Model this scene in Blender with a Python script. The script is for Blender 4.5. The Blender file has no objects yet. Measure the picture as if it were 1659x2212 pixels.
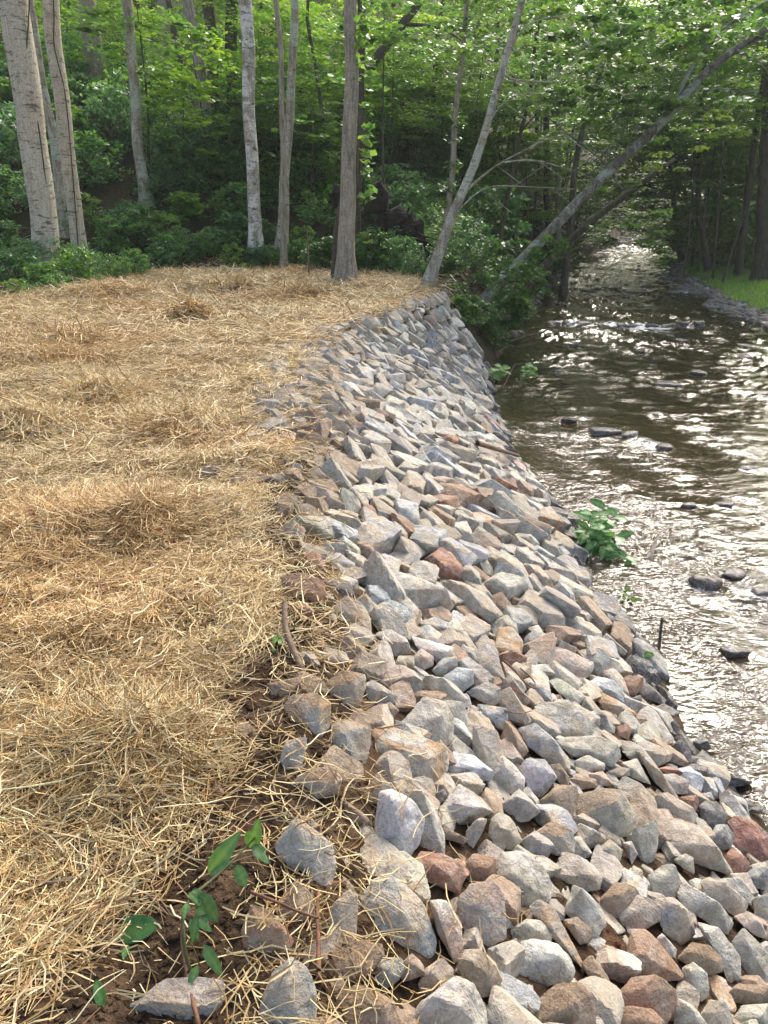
import bpy, bmesh, math, random
import numpy as np
from mathutils import Vector, Matrix

random.seed(7)
RNG = np.random.default_rng(11)
S = bpy.context.scene
COL = S.collection

# ------------------------------------------------------------------ camera, sky, sun, exposure
CAM_H, PITCH, FOC = 1.55, math.radians(20.9), 1662.0      # FOC: focal length in pixels of a 1659 x 2212 picture
cd = bpy.data.cameras.new('camera')
cd.sensor_fit = 'VERTICAL'; cd.sensor_height = 34.6; cd.lens = 26.0
cd.clip_start = 0.05; cd.clip_end = 3000
cam = bpy.data.objects.new('camera', cd); COL.objects.link(cam)
cam.location = (0, 0, CAM_H); cam.rotation_euler = (math.pi/2 - PITCH, 0, 0)
S.camera = cam

SUN_EL, SUN_AZ = math.radians(42), math.radians(22)       # azimuth clockwise from +Y
w = bpy.data.worlds.new('World'); S.world = w; w.use_nodes = True
nt = w.node_tree; nt.nodes.clear()
sky = nt.nodes.new('ShaderNodeTexSky'); sky.sky_type = 'NISHITA'; sky.sun_disc = False
sky.sun_elevation = SUN_EL; sky.sun_rotation = SUN_AZ; sky.dust_density = 5.0; sky.ozone_density = 1.0; sky.air_density = 1.0
bg = nt.nodes.new('ShaderNodeBackground'); bg.inputs[1].default_value = 0.12
wo = nt.nodes.new('ShaderNodeOutputWorld')
nt.links.new(sky.outputs[0], bg.inputs[0]); nt.links.new(bg.outputs[0], wo.inputs[0])
sd = bpy.data.lights.new('sun', 'SUN'); sd.energy = 1.5; sd.angle = math.radians(24); sd.color = (1.0, 0.955, 0.88)
sun = bpy.data.objects.new('sun', sd); COL.objects.link(sun)
sdir = Vector((math.sin(SUN_AZ)*math.cos(SUN_EL), math.cos(SUN_AZ)*math.cos(SUN_EL), math.sin(SUN_EL)))
sun.rotation_euler = sdir.to_track_quat('Z', 'Y').to_euler(); sun.location = sdir*60
S.view_settings.view_transform = 'Standard'; S.view_settings.look = 'None'
S.view_settings.exposure = 1.85; S.view_settings.gamma = 1.0; S.view_settings.use_curve_mapping = False
S.cycles.max_bounces = 10; S.cycles.transparent_max_bounces = 12
S.cycles.diffuse_bounces = 6; S.cycles.transmission_bounces = 8; S.cycles.glossy_bounces = 3

# ------------------------------------------------------------------ numbers: noise, rays, terrain
_P = np.random.default_rng(5).permutation(512).astype(np.int64)
_P = np.concatenate([_P, _P, _P])
_G = np.random.default_rng(6).normal(size=(512, 3)); _G /= np.linalg.norm(_G, axis=1)[:, None]

def perlin(p, seed=0):
    p = np.asarray(p, float) + seed*17.31
    i = np.floor(p).astype(np.int64); f = p - i; i &= 255
    u = f*f*f*(f*(f*6-15)+10)
    out = 0
    for dx in (0, 1):
        wx = u[..., 0] if dx else 1-u[..., 0]
        for dy in (0, 1):
            wy = u[..., 1] if dy else 1-u[..., 1]
            for dz in (0, 1):
                wz = u[..., 2] if dz else 1-u[..., 2]
                h = _P[_P[_P[i[..., 0]+dx]+i[..., 1]+dy]+i[..., 2]+dz]
                g = _G[h]
                out = out + wx*wy*wz*(g[..., 0]*(f[..., 0]-dx)+g[..., 1]*(f[..., 1]-dy)+g[..., 2]*(f[..., 2]-dz))
    return out*1.4

def n2(x, y, s, seed=0):
    x = np.asarray(x, float); y = np.asarray(y, float)
    x, y = np.broadcast_arrays(x, y)
    return perlin(np.stack([x/s, y/s, np.full_like(x, 0.37)], -1), seed)

def sstep(a, b, x):
    t = np.clip((x-a)/(b-a), 0, 1)
    return t*t*(3-2*t)

CP, SP = math.cos(PITCH), math.sin(PITCH)
def ray(px, py):
    a = (px-829.5)/FOC; b = (py-1106)/FOC
    return np.array([a, CP-SP*b, -SP-CP*b])
TS = np.geomspace(0.6, 260, 2600)
def hit(px, py, f):
    d = ray(px, py)
    z = CAM_H + TS*d[2] - f(TS*d[0], TS*d[1])
    k = np.argmax(z < 0)
    if not (z < 0).any():
        return None
    if k == 0:
        t = TS[0]
    else:
        t = TS[k-1] + (TS[k]-TS[k-1])*z[k-1]/(z[k-1]-z[k])
    return np.array([t*d[0], t*d[1], CAM_H+t*d[2]])
def to_px(p):
    x, y, z = p[..., 0], p[..., 1], p[..., 2]-CAM_H
    dep = y*CP - z*SP; up = y*SP + z*CP
    return 829.5+FOC*x/dep, 1106-FOC*up/dep, dep

def rise(x, y):
    return 0.025*np.maximum(0, y-6.0) + 0*x
def wlevel(x, y):
    return -1.30 + 0.007*np.maximum(0, y-22.0) + 0*x
def curve(pix, f, y0x, extra=()):
    pts = [hit(a, b, f) for a, b in pix]
    pts = [(p[1], p[0]) for p in pts] + list(extra)
    pts.sort()
    ys = np.array([-50, 0.9]+[p[0] for p in pts if p[0] > 0.9]); xs = np.array([y0x, y0x]+[p[1] for p in pts if p[0] > 0.9])
    return ys, xs
EDGE = curve([(560, 2212), (600, 2000), (625, 1900), (640, 1600), (610, 1400), (650, 1250), (600, 1100), (690, 900), (670, 780), (735, 712), (830, 682)],
             rise, -0.30, [(14.3, 1.0), (16.5, 1.3), (20, 2.2), (31, 4.6), (48, 9.6), (67, 16.5), (98, 27), (200, 60), (600, 200)])
SHORE = curve([(1640, 1760), (1490, 1600), (1420, 1430), (1290, 1290), (1230, 1130), (1130, 1020), (1060, 880), (1060, 800), (1090, 750)],
              wlevel, 1.95, [(22, 3.5), (30, 5.6), (48, 10.8), (67, 17.7), (98, 28), (200, 62), (600, 205)])
RSHORE = (np.array([-50, 0, 16, 23.6, 33, 41, 60, 75, 98, 200, 600]), np.array([10.5, 10.5, 11, 11.3, 13.2, 15.0, 21.5, 27, 36, 70, 215]))
STRAW_FAR = [(p[0], p[1]) for p in (hit(a, b, rise) for a, b in [(-260, 690), (-100, 665), (0, 645), (110, 640), (200, 600), (330, 582), (450, 574), (600, 567), (720, 577), (800, 582), (900, 600), (960, 640)])]
STRAW_FAR.sort()
SFX = np.array([p[0] for p in STRAW_FAR]); SFY = np.array([p[1] for p in STRAW_FAR])
def edge(y): return np.interp(y, *EDGE)
def shore(y): return np.interp(y, *SHORE)
def rshore(y): return np.interp(y, *RSHORE)
SEDGE = curve([(150, 2212), (250, 2000), (400, 1850), (465, 1700), (480, 1600), (490, 1500), (555, 1390), (575, 1300), (560, 1200), (570, 1080), (640, 960), (665, 880), (660, 790), (735, 712), (832, 682)], rise, -.9, [(14.3, 1.0), (16.5, 1.3), (20, 2.2)])
def sedge(y): return np.interp(y, *SEDGE)
def straw_far(x): return np.interp(x, SFX, SFY)

MOUNDS = []     # x, y, radius, height of the heaps of straw
for px, py, r, h in [(290, 1640, .26, .115), (60, 1590, .30, .05), (320, 1150, .30, .11), (100, 1150, .5, .07), (210, 860, .36, .10), (400, 925, .45, .10), (40, 935, .45, .11),
                     (415, 690, .22, .10), (130, 745, .5, .08), (260, 770, .45, .06), (600, 720, .4, .06), (450, 770, .5, .05), (560, 1010, .3, .06), (250, 1360, .35, .05),
                     (420, 1290, .25, .06), (450, 1090, .3, .05), (640, 640, .6, .08), (220, 640, .8, .12), (500, 620, .8, .08), (60, 780, .5, .07)]:
    p = hit(px, py, rise); MOUNDS.append((p[0], p[1], r*.95, h*1.1))

def hill_y0(x):
    return np.interp(x, [-40, -10, -6, -3, 0, 3, 6, 12, 30, 80], [14, 18.2, 20.0, 21.0, 23.0, 27.5, 36, 52, 85, 160])
def base_height(x, y):
    """the land without small bumps"""
    x = np.asarray(x, float); y = np.asarray(y, float)
    e, s, r, wl = edge(y), shore(y), rshore(y), wlevel(x, y)
    top = rise(x, y)
    hy = np.clip(y-hill_y0(x), 0, 105)
    top = top + 0.40*hy - 0.010*np.clip(hy-6, 0, 18)**2 * (hy > 6)
    t = np.clip((x-e)/(s-e), 0, 1)
    tt = t + 0.10*np.sin(t*math.pi)*(1-t) - 0.05*np.sin(t*math.pi)*t
    z = top + (wl-0.02-top)*np.clip(tt-0.02, 0, 1)
    bed = wl - 0.02 - 0.24*sstep(0, 0.9, x-s)*(1-sstep(-1.6, 0.1, x-r))
    z = np.where(x > s, bed, z)
    bar = wl + 0.10*np.clip(x-r, -0.4, 3.0) + 0.22*np.clip(x-r-3.0, 0, 3) + 0.03*np.clip(x-r-6, 0, 30) + 0.25*np.clip(x-r-22, 0, 40)
    return np.where(x > r-0.3, np.maximum(bar, bed), z)
def straw_mask(x, y):
    return sstep(0.06, -0.16, x-sedge(y)+0.10*n2(x, y, .35, 3)) * sstep(0.4, -0.4, y-straw_far(x)+.5*n2(x, y, 1.2, 4))
def height(x, y):
    z = base_height(x, y)
    x = np.asarray(x, float); y = np.asarray(y, float)
    m = sstep(0.35, -0.2, x-edge(y)) * (y < 60)
    sm = sstep(0.1, -0.3, x-edge(y))*sstep(1.0, -1.0, y-straw_far(x))
    z = z + sm*(0.045*n2(x, y, .9, 1) + 0.034*n2(x, y, .33, 2)*sstep(16, 5, y))
    for mx, my, mr, mh in MOUNDS:
        z = z + mh*np.exp(-((x-mx)**2+(y-my)**2)/(mr*mr)*1.6)*(1+0.35*n2(x, y, .12, 8))
    fine = sstep(9, 3, y)
    z = z + fine*(0.018*n2(x, y, .11, 5)+0.010*n2(x, y, .045, 6)+0.006*n2(x, y, .02, 9))*np.where(x > shore(y)-.1, .3, 1)
    z = z + (y > 15)*(x < edge(y)-.3)*sstep(15, 24, y)*(.18*n2(x, y, 2.1, 7))
    return z

# ------------------------------------------------------------------ object helpers
def obj(name, mesh, parent=None, mat=None):
    o = bpy.data.objects.new(name, mesh); COL.objects.link(o)
    if parent is not None: o.parent = parent
    if mat is not None and mesh is not None and len(mesh.materials) == 0: mesh.materials.append(mat)
    return o
def empty(name, loc=(0, 0, 0)):
    o = bpy.data.objects.new(name, None); COL.objects.link(o); o.location = loc; o.empty_display_size = .1
    return o
def tag(o, label=None, cat=None, group=None, kind=None):
    if label: o['label'] = label
    if cat: o['category'] = cat
    if group: o['group'] = group
    if kind: o['kind'] = kind
    return o
def mesh_np(name, v, f, smooth=True, mat=None):
    """v (n,3); f (m,k) all faces with k corners"""
    v = np.asarray(v, np.float32); f = np.asarray(f, np.int32)
    me = bpy.data.meshes.new(name); k = f.shape[1]
    me.vertices.add(len(v)); me.vertices.foreach_set('co', v.ravel())
    me.loops.add(f.size); me.loops.foreach_set('vertex_index', f.ravel())
    me.polygons.add(len(f))
    me.polygons.foreach_set('loop_start', np.arange(0, f.size, k, dtype=np.int32))
    me.polygons.foreach_set('use_smooth', np.full(len(f), smooth))
    me.update(calc_edges=True)
    if mat is not None: me.materials.append(mat)
    return me
def set_col(me, name, c):
    a = me.attributes.new(name, 'FLOAT_COLOR', 'POINT')
    c = np.asarray(c, np.float32)
    if c.shape[1] == 3: c = np.concatenate([c, np.ones((len(c), 1), np.float32)], 1)
    a.data.foreach_set('color', np.ascontiguousarray(c).ravel())
def set_float(me, name, c):
    a = me.attributes.new(name, 'FLOAT', 'POINT'); a.data.foreach_set('value', np.asarray(c, np.float32))

class MB:
    """collects triangles / quads (as two triangles)"""
    def __init__(self): self.v = []; self.f = []; self.n = 0; self.a = []
    def add(self, v, f, attr=None):
        v = np.asarray(v, float).reshape(-1, 3); f = np.asarray(f, int)
        if f.shape[1] == 4: f = np.concatenate([f[:, [0, 1, 2]], f[:, [0, 2, 3]]])
        self.v.append(v); self.f.append(f+self.n); self.n += len(v)
        if attr is not None:
            attr = np.asarray(attr, float)
            if attr.ndim == 1 and len(attr) != len(v): attr = np.tile(attr, (len(v), 1))
            self.a.append(attr)
    def mesh(self, name, mat=None, smooth=True, attr=None):
        me = mesh_np(name, np.concatenate(self.v), np.concatenate(self.f), smooth, mat)
        if attr: set_col(me, attr, np.concatenate(self.a))
        return me

def tube(path, radii, n=8, seed=0, rough=0.0, cap=True):
    P = np.asarray(path, float); R = np.asarray(radii, float)
    T = np.gradient(P, axis=0); T /= np.linalg.norm(T, axis=1)[:, None]+1e-9
    ref = np.array([0, 1.0, 0]) if abs(T[0, 1]) < .9 else np.array([1.0, 0, 0])
    A = np.cross(ref, T); A /= np.linalg.norm(A, axis=1)[:, None]+1e-9
    B = np.cross(T, A)
    th = np.linspace(0, 2*math.pi, n, endpoint=False)
    ring = np.cos(th)[None, :, None]*A[:, None, :] + np.sin(th)[None, :, None]*B[:, None, :]
    rr = np.repeat(R[:, None], n, 1)
    if rough:
        q = P[:, None, :]*1.3 + ring*1.2
        rr = rr*(1+rough*perlin(q, seed)+.5*rough*perlin(q*2.7, seed+1))
    V = (P[:, None, :]+ring*rr[:, :, None]).reshape(-1, 3)
    m = len(P); F = []
    for i in range(m-1):
        a = i*n+np.arange(n); b = i*n+(np.arange(n)+1) % n
        F.append(np.stack([a, b, b+n, a+n], 1))
    F = np.concatenate(F)
    F = np.concatenate([F[:, [0, 1, 2]], F[:, [0, 2, 3]]])
    if cap:
        V = np.concatenate([V, P[-1:]]); c = len(V)-1
        a = (m-1)*n+np.arange(n); b = (m-1)*n+(np.arange(n)+1) % n
        F = np.concatenate([F, np.stack([a, b, np.full(n, c)], 1)])
    return V, F
def resample(pts, step):
    P = np.asarray(pts, float); L = np.concatenate([[0], np.cumsum(np.linalg.norm(np.diff(P[:, :3], axis=0), axis=1))])
    m = max(3, int(L[-1]/step)+1); s = np.linspace(0, L[-1], m)
    Q = np.stack([np.interp(s, L, P[:, k]) for k in range(P.shape[1])], 1)
    for _ in range(2):
        Q[1:-1] = .25*Q[:-2]+.5*Q[1:-1]+.25*Q[2:]
    return Q

# ------------------------------------------------------------------ materials
class NT:
    def __init__(self, name):
        self.m = bpy.data.materials.new(name); self.m.use_nodes = True
        self.t = self.m.node_tree; self.t.nodes.clear()
        self.out = self.t.nodes.new('ShaderNodeOutputMaterial')
    def n(self, typ, **kw):
        nd = self.t.nodes.new('ShaderNode'+typ)
        for k, v in kw.items():
            if k[0] == 'i' and k[1:].isdigit(): self.set(nd, int(k[1:]), v)
            else: setattr(nd, k, v)
        return nd
    def set(self, nd, i, v):
        s = nd.inputs[i]
        if hasattr(v, 'bl_idname') and hasattr(v, 'outputs'): v = v.outputs[0]
        if isinstance(v, bpy.types.NodeSocket): self.t.links.new(v, s)
        elif isinstance(v, tuple) and len(v) == 3 and s.type == 'RGBA': s.default_value = (*v, 1)
        else: s.default_value = v
    def attr(self, name, out='Color'):
        return self.n('Attribute', attribute_name=name).outputs[out]
    def pos(self, scale=(1, 1, 1), src='pos'):
        if src == 'pos': s = self.n('NewGeometry').outputs['Position']
        else: s = self.n('TexCoord').outputs['Object']
        return self.n('Mapping', i0=s, i3=scale).outputs[0]
    def noise(self, vec, scale, detail=4, rough=.55, dist=0.0):
        nd = self.n('TexNoise'); self.set(nd, 0, vec)
        nd.inputs['Scale'].default_value = scale; nd.inputs['Detail'].default_value = detail
        nd.inputs['Roughness'].default_value = rough; nd.inputs['Distortion'].default_value = dist
        return nd.outputs[0]
    def ramp(self, fac, a, b, lo=0.0, hi=1.0):
        nd = self.n('MapRange', interpolation_type='SMOOTHSTEP')
        for i, v in enumerate((fac, a, b, lo, hi)): self.set(nd, i, v)
        return nd.outputs[0]
    def mix(self, fac, a, b, mode='MIX'):
        nd = self.n('Mix', data_type='RGBA', blend_type=mode)
        self.set(nd, 0, fac); self.set(nd, 6, a); self.set(nd, 7, b)
        return nd.outputs[2]
    def math(self, op, a, b=0.0):
        nd = self.n('Math', operation=op); self.set(nd, 0, a); self.set(nd, 1, b)
        return nd.outputs[0]
    def bump(self, h, strength=.5, dist=.01, normal=None):
        nd = self.n('Bump'); nd.inputs['Strength'].default_value = strength; nd.inputs['Distance'].default_value = dist
        self.t.links.new(h, nd.inputs['Height'])
        if normal is not None: self.t.links.new(normal, nd.inputs['Normal'])
        return nd.outputs[0]
    def principled(self, col, rough=.8, normal=None, spec=.3):
        p = self.n('BsdfPrincipled'); self.set(p, 0, col)
        self.set(p, p.inputs.find('Roughness'), rough)
        self.set(p, p.inputs.find('Specular IOR Level'), spec)
        if normal is not None: self.t.links.new(normal, p.inputs['Normal'])
        return p.outputs[0]
    def end(self, shader):
        self.t.links.new(shader, self.out.inputs[0]); return self.m

def mat_ground():
    k = NT('ground_soil'); P = k.pos(); z = k.attr('zone')
    sep = k.n('SeparateColor', i0=z)
    n1 = k.noise(P, 9, 6, .65); n3 = k.noise(P, 60, 4, .6); nb = k.noise(P, 1.7, 3)
    soil = k.mix(k.ramp(n1, .35, .68), (.032, .020, .012), (.105, .066, .038))
    soil = k.mix(k.ramp(nb, .54, .68, 0, .7), soil, (.13, .055, .025))
    straw = k.mix(k.ramp(n3, .3, .7), (.17, .095, .035), (.42, .28, .12))
    straw = k.mix(k.ramp(n1, .3, .7, 0, .5), straw, (.28, .16, .06))
    litter = k.mix(k.ramp(n1, .35, .65), (.022, .018, .010), (.075, .052, .030))
    litter = k.mix(k.ramp(nb, .45, .6, 0, .55), litter, (.035, .06, .018))
    vor = k.n('TexVoronoi', i0=k.n('Mapping', i0=k.n('NewGeometry').outputs['Position'], i3=(1, .8, 1)).outputs[0]); vor.inputs['Scale'].default_value = 9
    bed = k.mix(k.ramp(k.noise(P, 3, 4), .35, .65), (.07, .05, .025), (.20, .145, .075))
    bed = k.mix(.55, bed, k.mix(.7, vor.outputs['Color'], (.16, .11, .06)), 'MULTIPLY')
    bed = k.mix(k.ramp(vor.outputs['Distance'], .3, .6, 0, .8), bed, (.03, .022, .012))
    c = k.mix(sep.outputs[0], soil, straw); c = k.mix(sep.outputs[1], c, litter); c = k.mix(sep.outputs[2], c, bed)
    c = k.mix(.35, c, k.mix(n3, (.3, .3, .3), (1, 1, 1)), 'MULTIPLY')
    b = k.bump(n1, .8, .05, k.bump(n3, .9, .012))
    return k.end(k.principled(c, .95, b, .1))
def mat_rock():
    k = NT('riprap_rock'); P = k.pos(); c = k.attr('col'); st = k.attr('stain')
    dirt = k.attr('col', 'Alpha'); wet = k.attr('stain', 'Alpha')
    nb = k.noise(P, 6.5, 5, .62, .6); nm = k.noise(P, 22, 5, .65, .4); nf = k.noise(P, 130, 4, .7)
    c1 = k.mix(k.ramp(nb, .42, .60), c, st)
    vein = k.noise(k.pos((2.2, 2.2, 9)), 5, 4, .6, 1.2)
    c1 = k.mix(k.ramp(vein, .58, .68, 0, .55), c1, k.mix(.6, c1, (.62, .61, .58)))
    c1 = k.mix(k.ramp(vein, .40, .28, 0, .6), c1, k.mix(.6, c1, (.05, .05, .055)))
    c1 = k.mix(k.ramp(nm, .30, .72), k.mix(.45, c1, (.10, .085, .065), 'MIX'), k.mix(.16, c1, (.8, .78, .74)))
    c1 = k.mix(.55, c1, k.mix(k.ramp(nf, .25, .75), (.58, .57, .55), (1.22, 1.21, 1.2)), 'MULTIPLY')
    c1 = k.mix(k.ramp(k.noise(P, 3.1, 4, .6, .8), .52, .70, 0, .5), c1, k.mix(.7, c1, (.30, .215, .13)))
    nz = k.n('SeparateXYZ', i0=k.n('NewGeometry').outputs['Normal']).outputs[2]
    up = k.ramp(k.math('ADD', nz, k.math('MULTIPLY', k.math('SUBTRACT', nm, .5), 1.6)), .35, 1.0)
    dm = k.math('MULTIPLY', up, dirt)
    dcol = k.mix(k.ramp(nf, .3, .7), (.10, .062, .034), (.27, .185, .115))
    c1 = k.mix(dm, c1, dcol)
    rough = k.n('MapRange'); k.set(rough, 0, wet); rough.inputs[3].default_value = .88; rough.inputs[4].default_value = .22
    nrm = k.bump(nb, .5, .05, k.bump(nm, .65, .022, k.bump(nf, .6, .006)))
    return k.end(k.principled(c1, rough.outputs[0], nrm, .35))
def mat_straw():
    k = NT('straw_stalks'); c = k.attr('col')
    d = k.n('BsdfPrincipled'); k.set(d, 0, c); d.inputs['Roughness'].default_value = .5; d.inputs['Specular IOR Level'].default_value = .35
    t = k.n('BsdfTranslucent'); k.set(t, 0, c)
    m = k.n('MixShader', i0=.12, i1=d.outputs[0], i2=t.outputs[0])
    return k.end(m.outputs[0])
def mat_leaf(name, rough=.36, trans=.52):
    k = NT(name); oi = k.n('ObjectInfo'); v = k.attr('var', 'Fac')
    c = oi.outputs['Color']
    hsv = k.n('HueSaturation'); hsv.inputs['Hue'].default_value = .5
    k.set(hsv, hsv.inputs.find('Hue'), k.ramp(v, 0, 1, .535, .475)); k.set(hsv, hsv.inputs.find('Value'), k.ramp(v, 0, 1, .6, 1.45)); k.set(hsv, hsv.inputs.find('Color'), c)
    p = k.n('BsdfPrincipled'); k.set(p, 0, hsv.outputs[0]); p.inputs['Roughness'].default_value = rough; p.inputs['Specular IOR Level'].default_value = .45
    t = k.n('BsdfTranslucent'); k.set(t, 0, k.mix(.5, hsv.outputs[0], k.mix(1.0, hsv.outputs[0], (2.6, 2.3, .8), 'MULTIPLY')))
    m = k.n('MixShader', i0=trans, i1=p.outputs[0], i2=t.outputs[0])
    return k.end(m.outputs[0])
def mat_bark(name, a, b, lichen, lam, ridge=18, scars=.5):
    k = NT(name); Q = k.pos(); P = k.pos((1, 1, .16)); Hz = k.pos((1, 1, 4.5))
    n1 = k.noise(P, ridge, 5, .7, .6); n4 = k.noise(Q, 2.6, 5, .65, .6); n5 = k.noise(Q, 26, 5, .75); n6 = k.noise(Hz, 4.0, 4, .7, .4)
    c = k.mix(k.ramp(n1, .30, .68), a, b)
    c = k.mix(k.ramp(n4, .46, .60, 0, lam), c, lichen)
    c = k.mix(k.ramp(n6, .55, .63, 0, scars), c, (.055, .042, .03))
    c = k.mix(k.ramp(n4, .42, .30, 0, .5), c, k.mix(.65, c, (.09, .075, .05)))
    c = k.mix(.6, c, k.mix(k.ramp(n5, .3, .7), (.5, .48, .45), (1.3, 1.29, 1.26)), 'MULTIPLY')
    nrm = k.bump(n1, .8, .03, k.bump(n6, .5, .02, k.bump(n5, .5, .008)))
    return k.end(k.principled(c, .9, nrm, .15))
def mat_plain(name, a, b, scale=20, rough=.8, bump=.4):
    k = NT(name); n1 = k.noise(k.pos(), scale, 5, .6)
    return k.end(k.principled(k.mix(k.ramp(n1, .3, .7), a, b), rough, k.bump(n1, bump, .01), .3))
def mat_water():
    k = NT('creek_water'); foam = k.attr('foam', 'Fac')
    P = k.pos((1.0, 1.5, 1))
    w1 = k.noise(P, 4.5, 1, .5, 1.8); w2 = k.noise(P, 14, 1, .5, 1.6)
    near = k.attr('near', 'Fac')
    nrm = k.bump(k.math('MULTIPLY', k.math('SUBTRACT', w1, .5), near), 1.0, .040, k.bump(k.math('MULTIPLY', k.math('SUBTRACT', w2, .5), near), 1.0, .012))
    fr = k.n('Fresnel'); fr.inputs[0].default_value = 1.36; k.t.links.new(nrm, fr.inputs['Normal'])
    gl = k.n('BsdfGlossy'); gl.inputs['Roughness'].default_value = .015; k.t.links.new(nrm, gl.inputs['Normal']); gl.inputs[0].default_value = (1, 1, 1, 1)
    tr = k.n('BsdfTransparent'); tr.inputs[0].default_value = (.78, .70, .52, 1)
    silt = k.n('BsdfDiffuse'); silt.inputs[0].default_value = (.20, .165, .105, 1)
    body = k.n('MixShader', i0=.10, i1=tr.outputs[0], i2=silt.outputs[0])
    m = k.n('MixShader', i0=fr.outputs[0], i1=body.outputs[0], i2=gl.outputs[0])
    fn = k.noise(P, 34, 6, .8, .8); fl = k.noise(P, 7, 3, .6, .5)
    ff = k.ramp(k.math('ADD', k.math('ADD', k.math('MULTIPLY', fn, .6), k.math('MULTIPLY', fl, .4)), k.math('MULTIPLY', foam, .30)), .72, .92)
    fd = k.principled((.78, .80, .80), .6, nrm, .3)
    m2 = k.n('MixShader', i0=k.math('MULTIPLY', ff, .75), i1=m.outputs[0], i2=fd)
    return k.end(m2.outputs[0])

M_GROUND, M_ROCK, M_STRAW, M_WATER = mat_ground(), mat_rock(), mat_straw(), mat_water()
M_LEAF = mat_leaf('leaf_green'); M_LEAF_NEAR = mat_leaf('broad_leaf', .4, .3)
BARK = {
    'pale': mat_bark('bark_pale_grey', (.40, .34, .25), (.60, .52, .40), (.46, .46, .36), .4, 22, .75),
    'lichen': mat_bark('bark_lichen_grey', (.19, .165, .115), (.43, .385, .30), (.43, .47, .37), .8, 12, .6),
    'white': mat_bark('bark_white_grey', (.22, .19, .145), (.46, .42, .34), (.74, .72, .66), .8, 14, .8),
    'grey': mat_bark('bark_furrowed_grey', (.16, .13, .095), (.40, .345, .27), (.38, .35, .28), .3, 20, .2),
    'mottled': mat_bark('bark_mottled_grey', (.07, .06, .042), (.22, .20, .15), (.34, .37, .30), .85, 10, .6),
    'dark': mat_bark('bark_dark_brown', (.04, .031, .022), (.12, .096, .068), (.10, .115, .07), .4, 16, .3),
}
M_STEM = mat_plain('green_stem', (.05, .07, .02), (.10, .09, .04)); M_TWIG = mat_plain('dead_twig', (.10, .065, .04), (.22, .15, .10), 40)

# ------------------------------------------------------------------ the ground: one sheet to the horizon
def build_ground():
    az = np.concatenate([np.linspace(-math.pi, -.66, 40, endpoint=False), np.linspace(-.66, .66, 290), np.linspace(.66, math.pi, 41)[1:-1]])
    rr = np.concatenate([np.geomspace(.25, .7, 12), np.geomspace(.7, 26, 500)[1:], np.geomspace(26, 120, 90)[1:], np.geomspace(120, 900, 16)[1:]])
    A, R = np.meshgrid(az, rr)
    X, Y = R*np.sin(A), R*np.cos(A)
    Z = height(X, Y)
    nA, nR = len(az), len(rr)
    V = np.stack([X, Y, Z], -1).reshape(-1, 3)
    i, j = np.meshgrid(np.arange(nR-1), np.arange(nA), indexing='ij')
    j2 = (j+1) % nA
    F = np.stack([i*nA+j, i*nA+j2, (i+1)*nA+j2, (i+1)*nA+j], -1).reshape(-1, 4)
    V = np.concatenate([V, [[0, 0, float(height(0., 0.))]]])
    tri = np.stack([np.full(nA, len(V)-1), (np.arange(nA)+1) % nA, np.arange(nA)], 1)
    F = np.concatenate([F[:, [0, 2, 1]], F[:, [0, 3, 2]], tri])
    x, y = V[:, 0], V[:, 1]
    sm = straw_mask(x, y)*sstep(1.15, 1.75, y+.25*n2(x, y, .3, 21))
    lit = np.where(x > rshore(y)+.2, 1, sstep(-.4, .4, y-straw_far(x)+.5*n2(x, y, 1.2, 4)))*((x < edge(y)+.2) | (x > rshore(y)))
    lit = np.maximum(lit, (y > 14.3)*(x < shore(y)))
    bed = ((x > shore(y)-.05) & (x < rshore(y)+.5))*1.0
    me = mesh_np('ground', V, F, True, M_GROUND)
    set_col(me, 'zone', np.stack([sm, lit*(1-bed), bed], 1))
    tag(obj('ground', me), kind='structure')
build_ground()

# ------------------------------------------------------------------ rocks standing in the creek (placed before the water so that it foams round them)
def ico(level):
    bm = bmesh.new(); bmesh.ops.create_icosphere(bm, subdivisions=level, radius=1)
    v = np.array([q.co[:] for q in bm.verts]); f = np.array([[q.index for q in p.verts] for p in bm.faces]); bm.free()
    return v/np.linalg.norm(v, axis=1)[:, None], f
ICO = {k: ico(k) for k in (1, 2, 3, 4, 5)}

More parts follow.
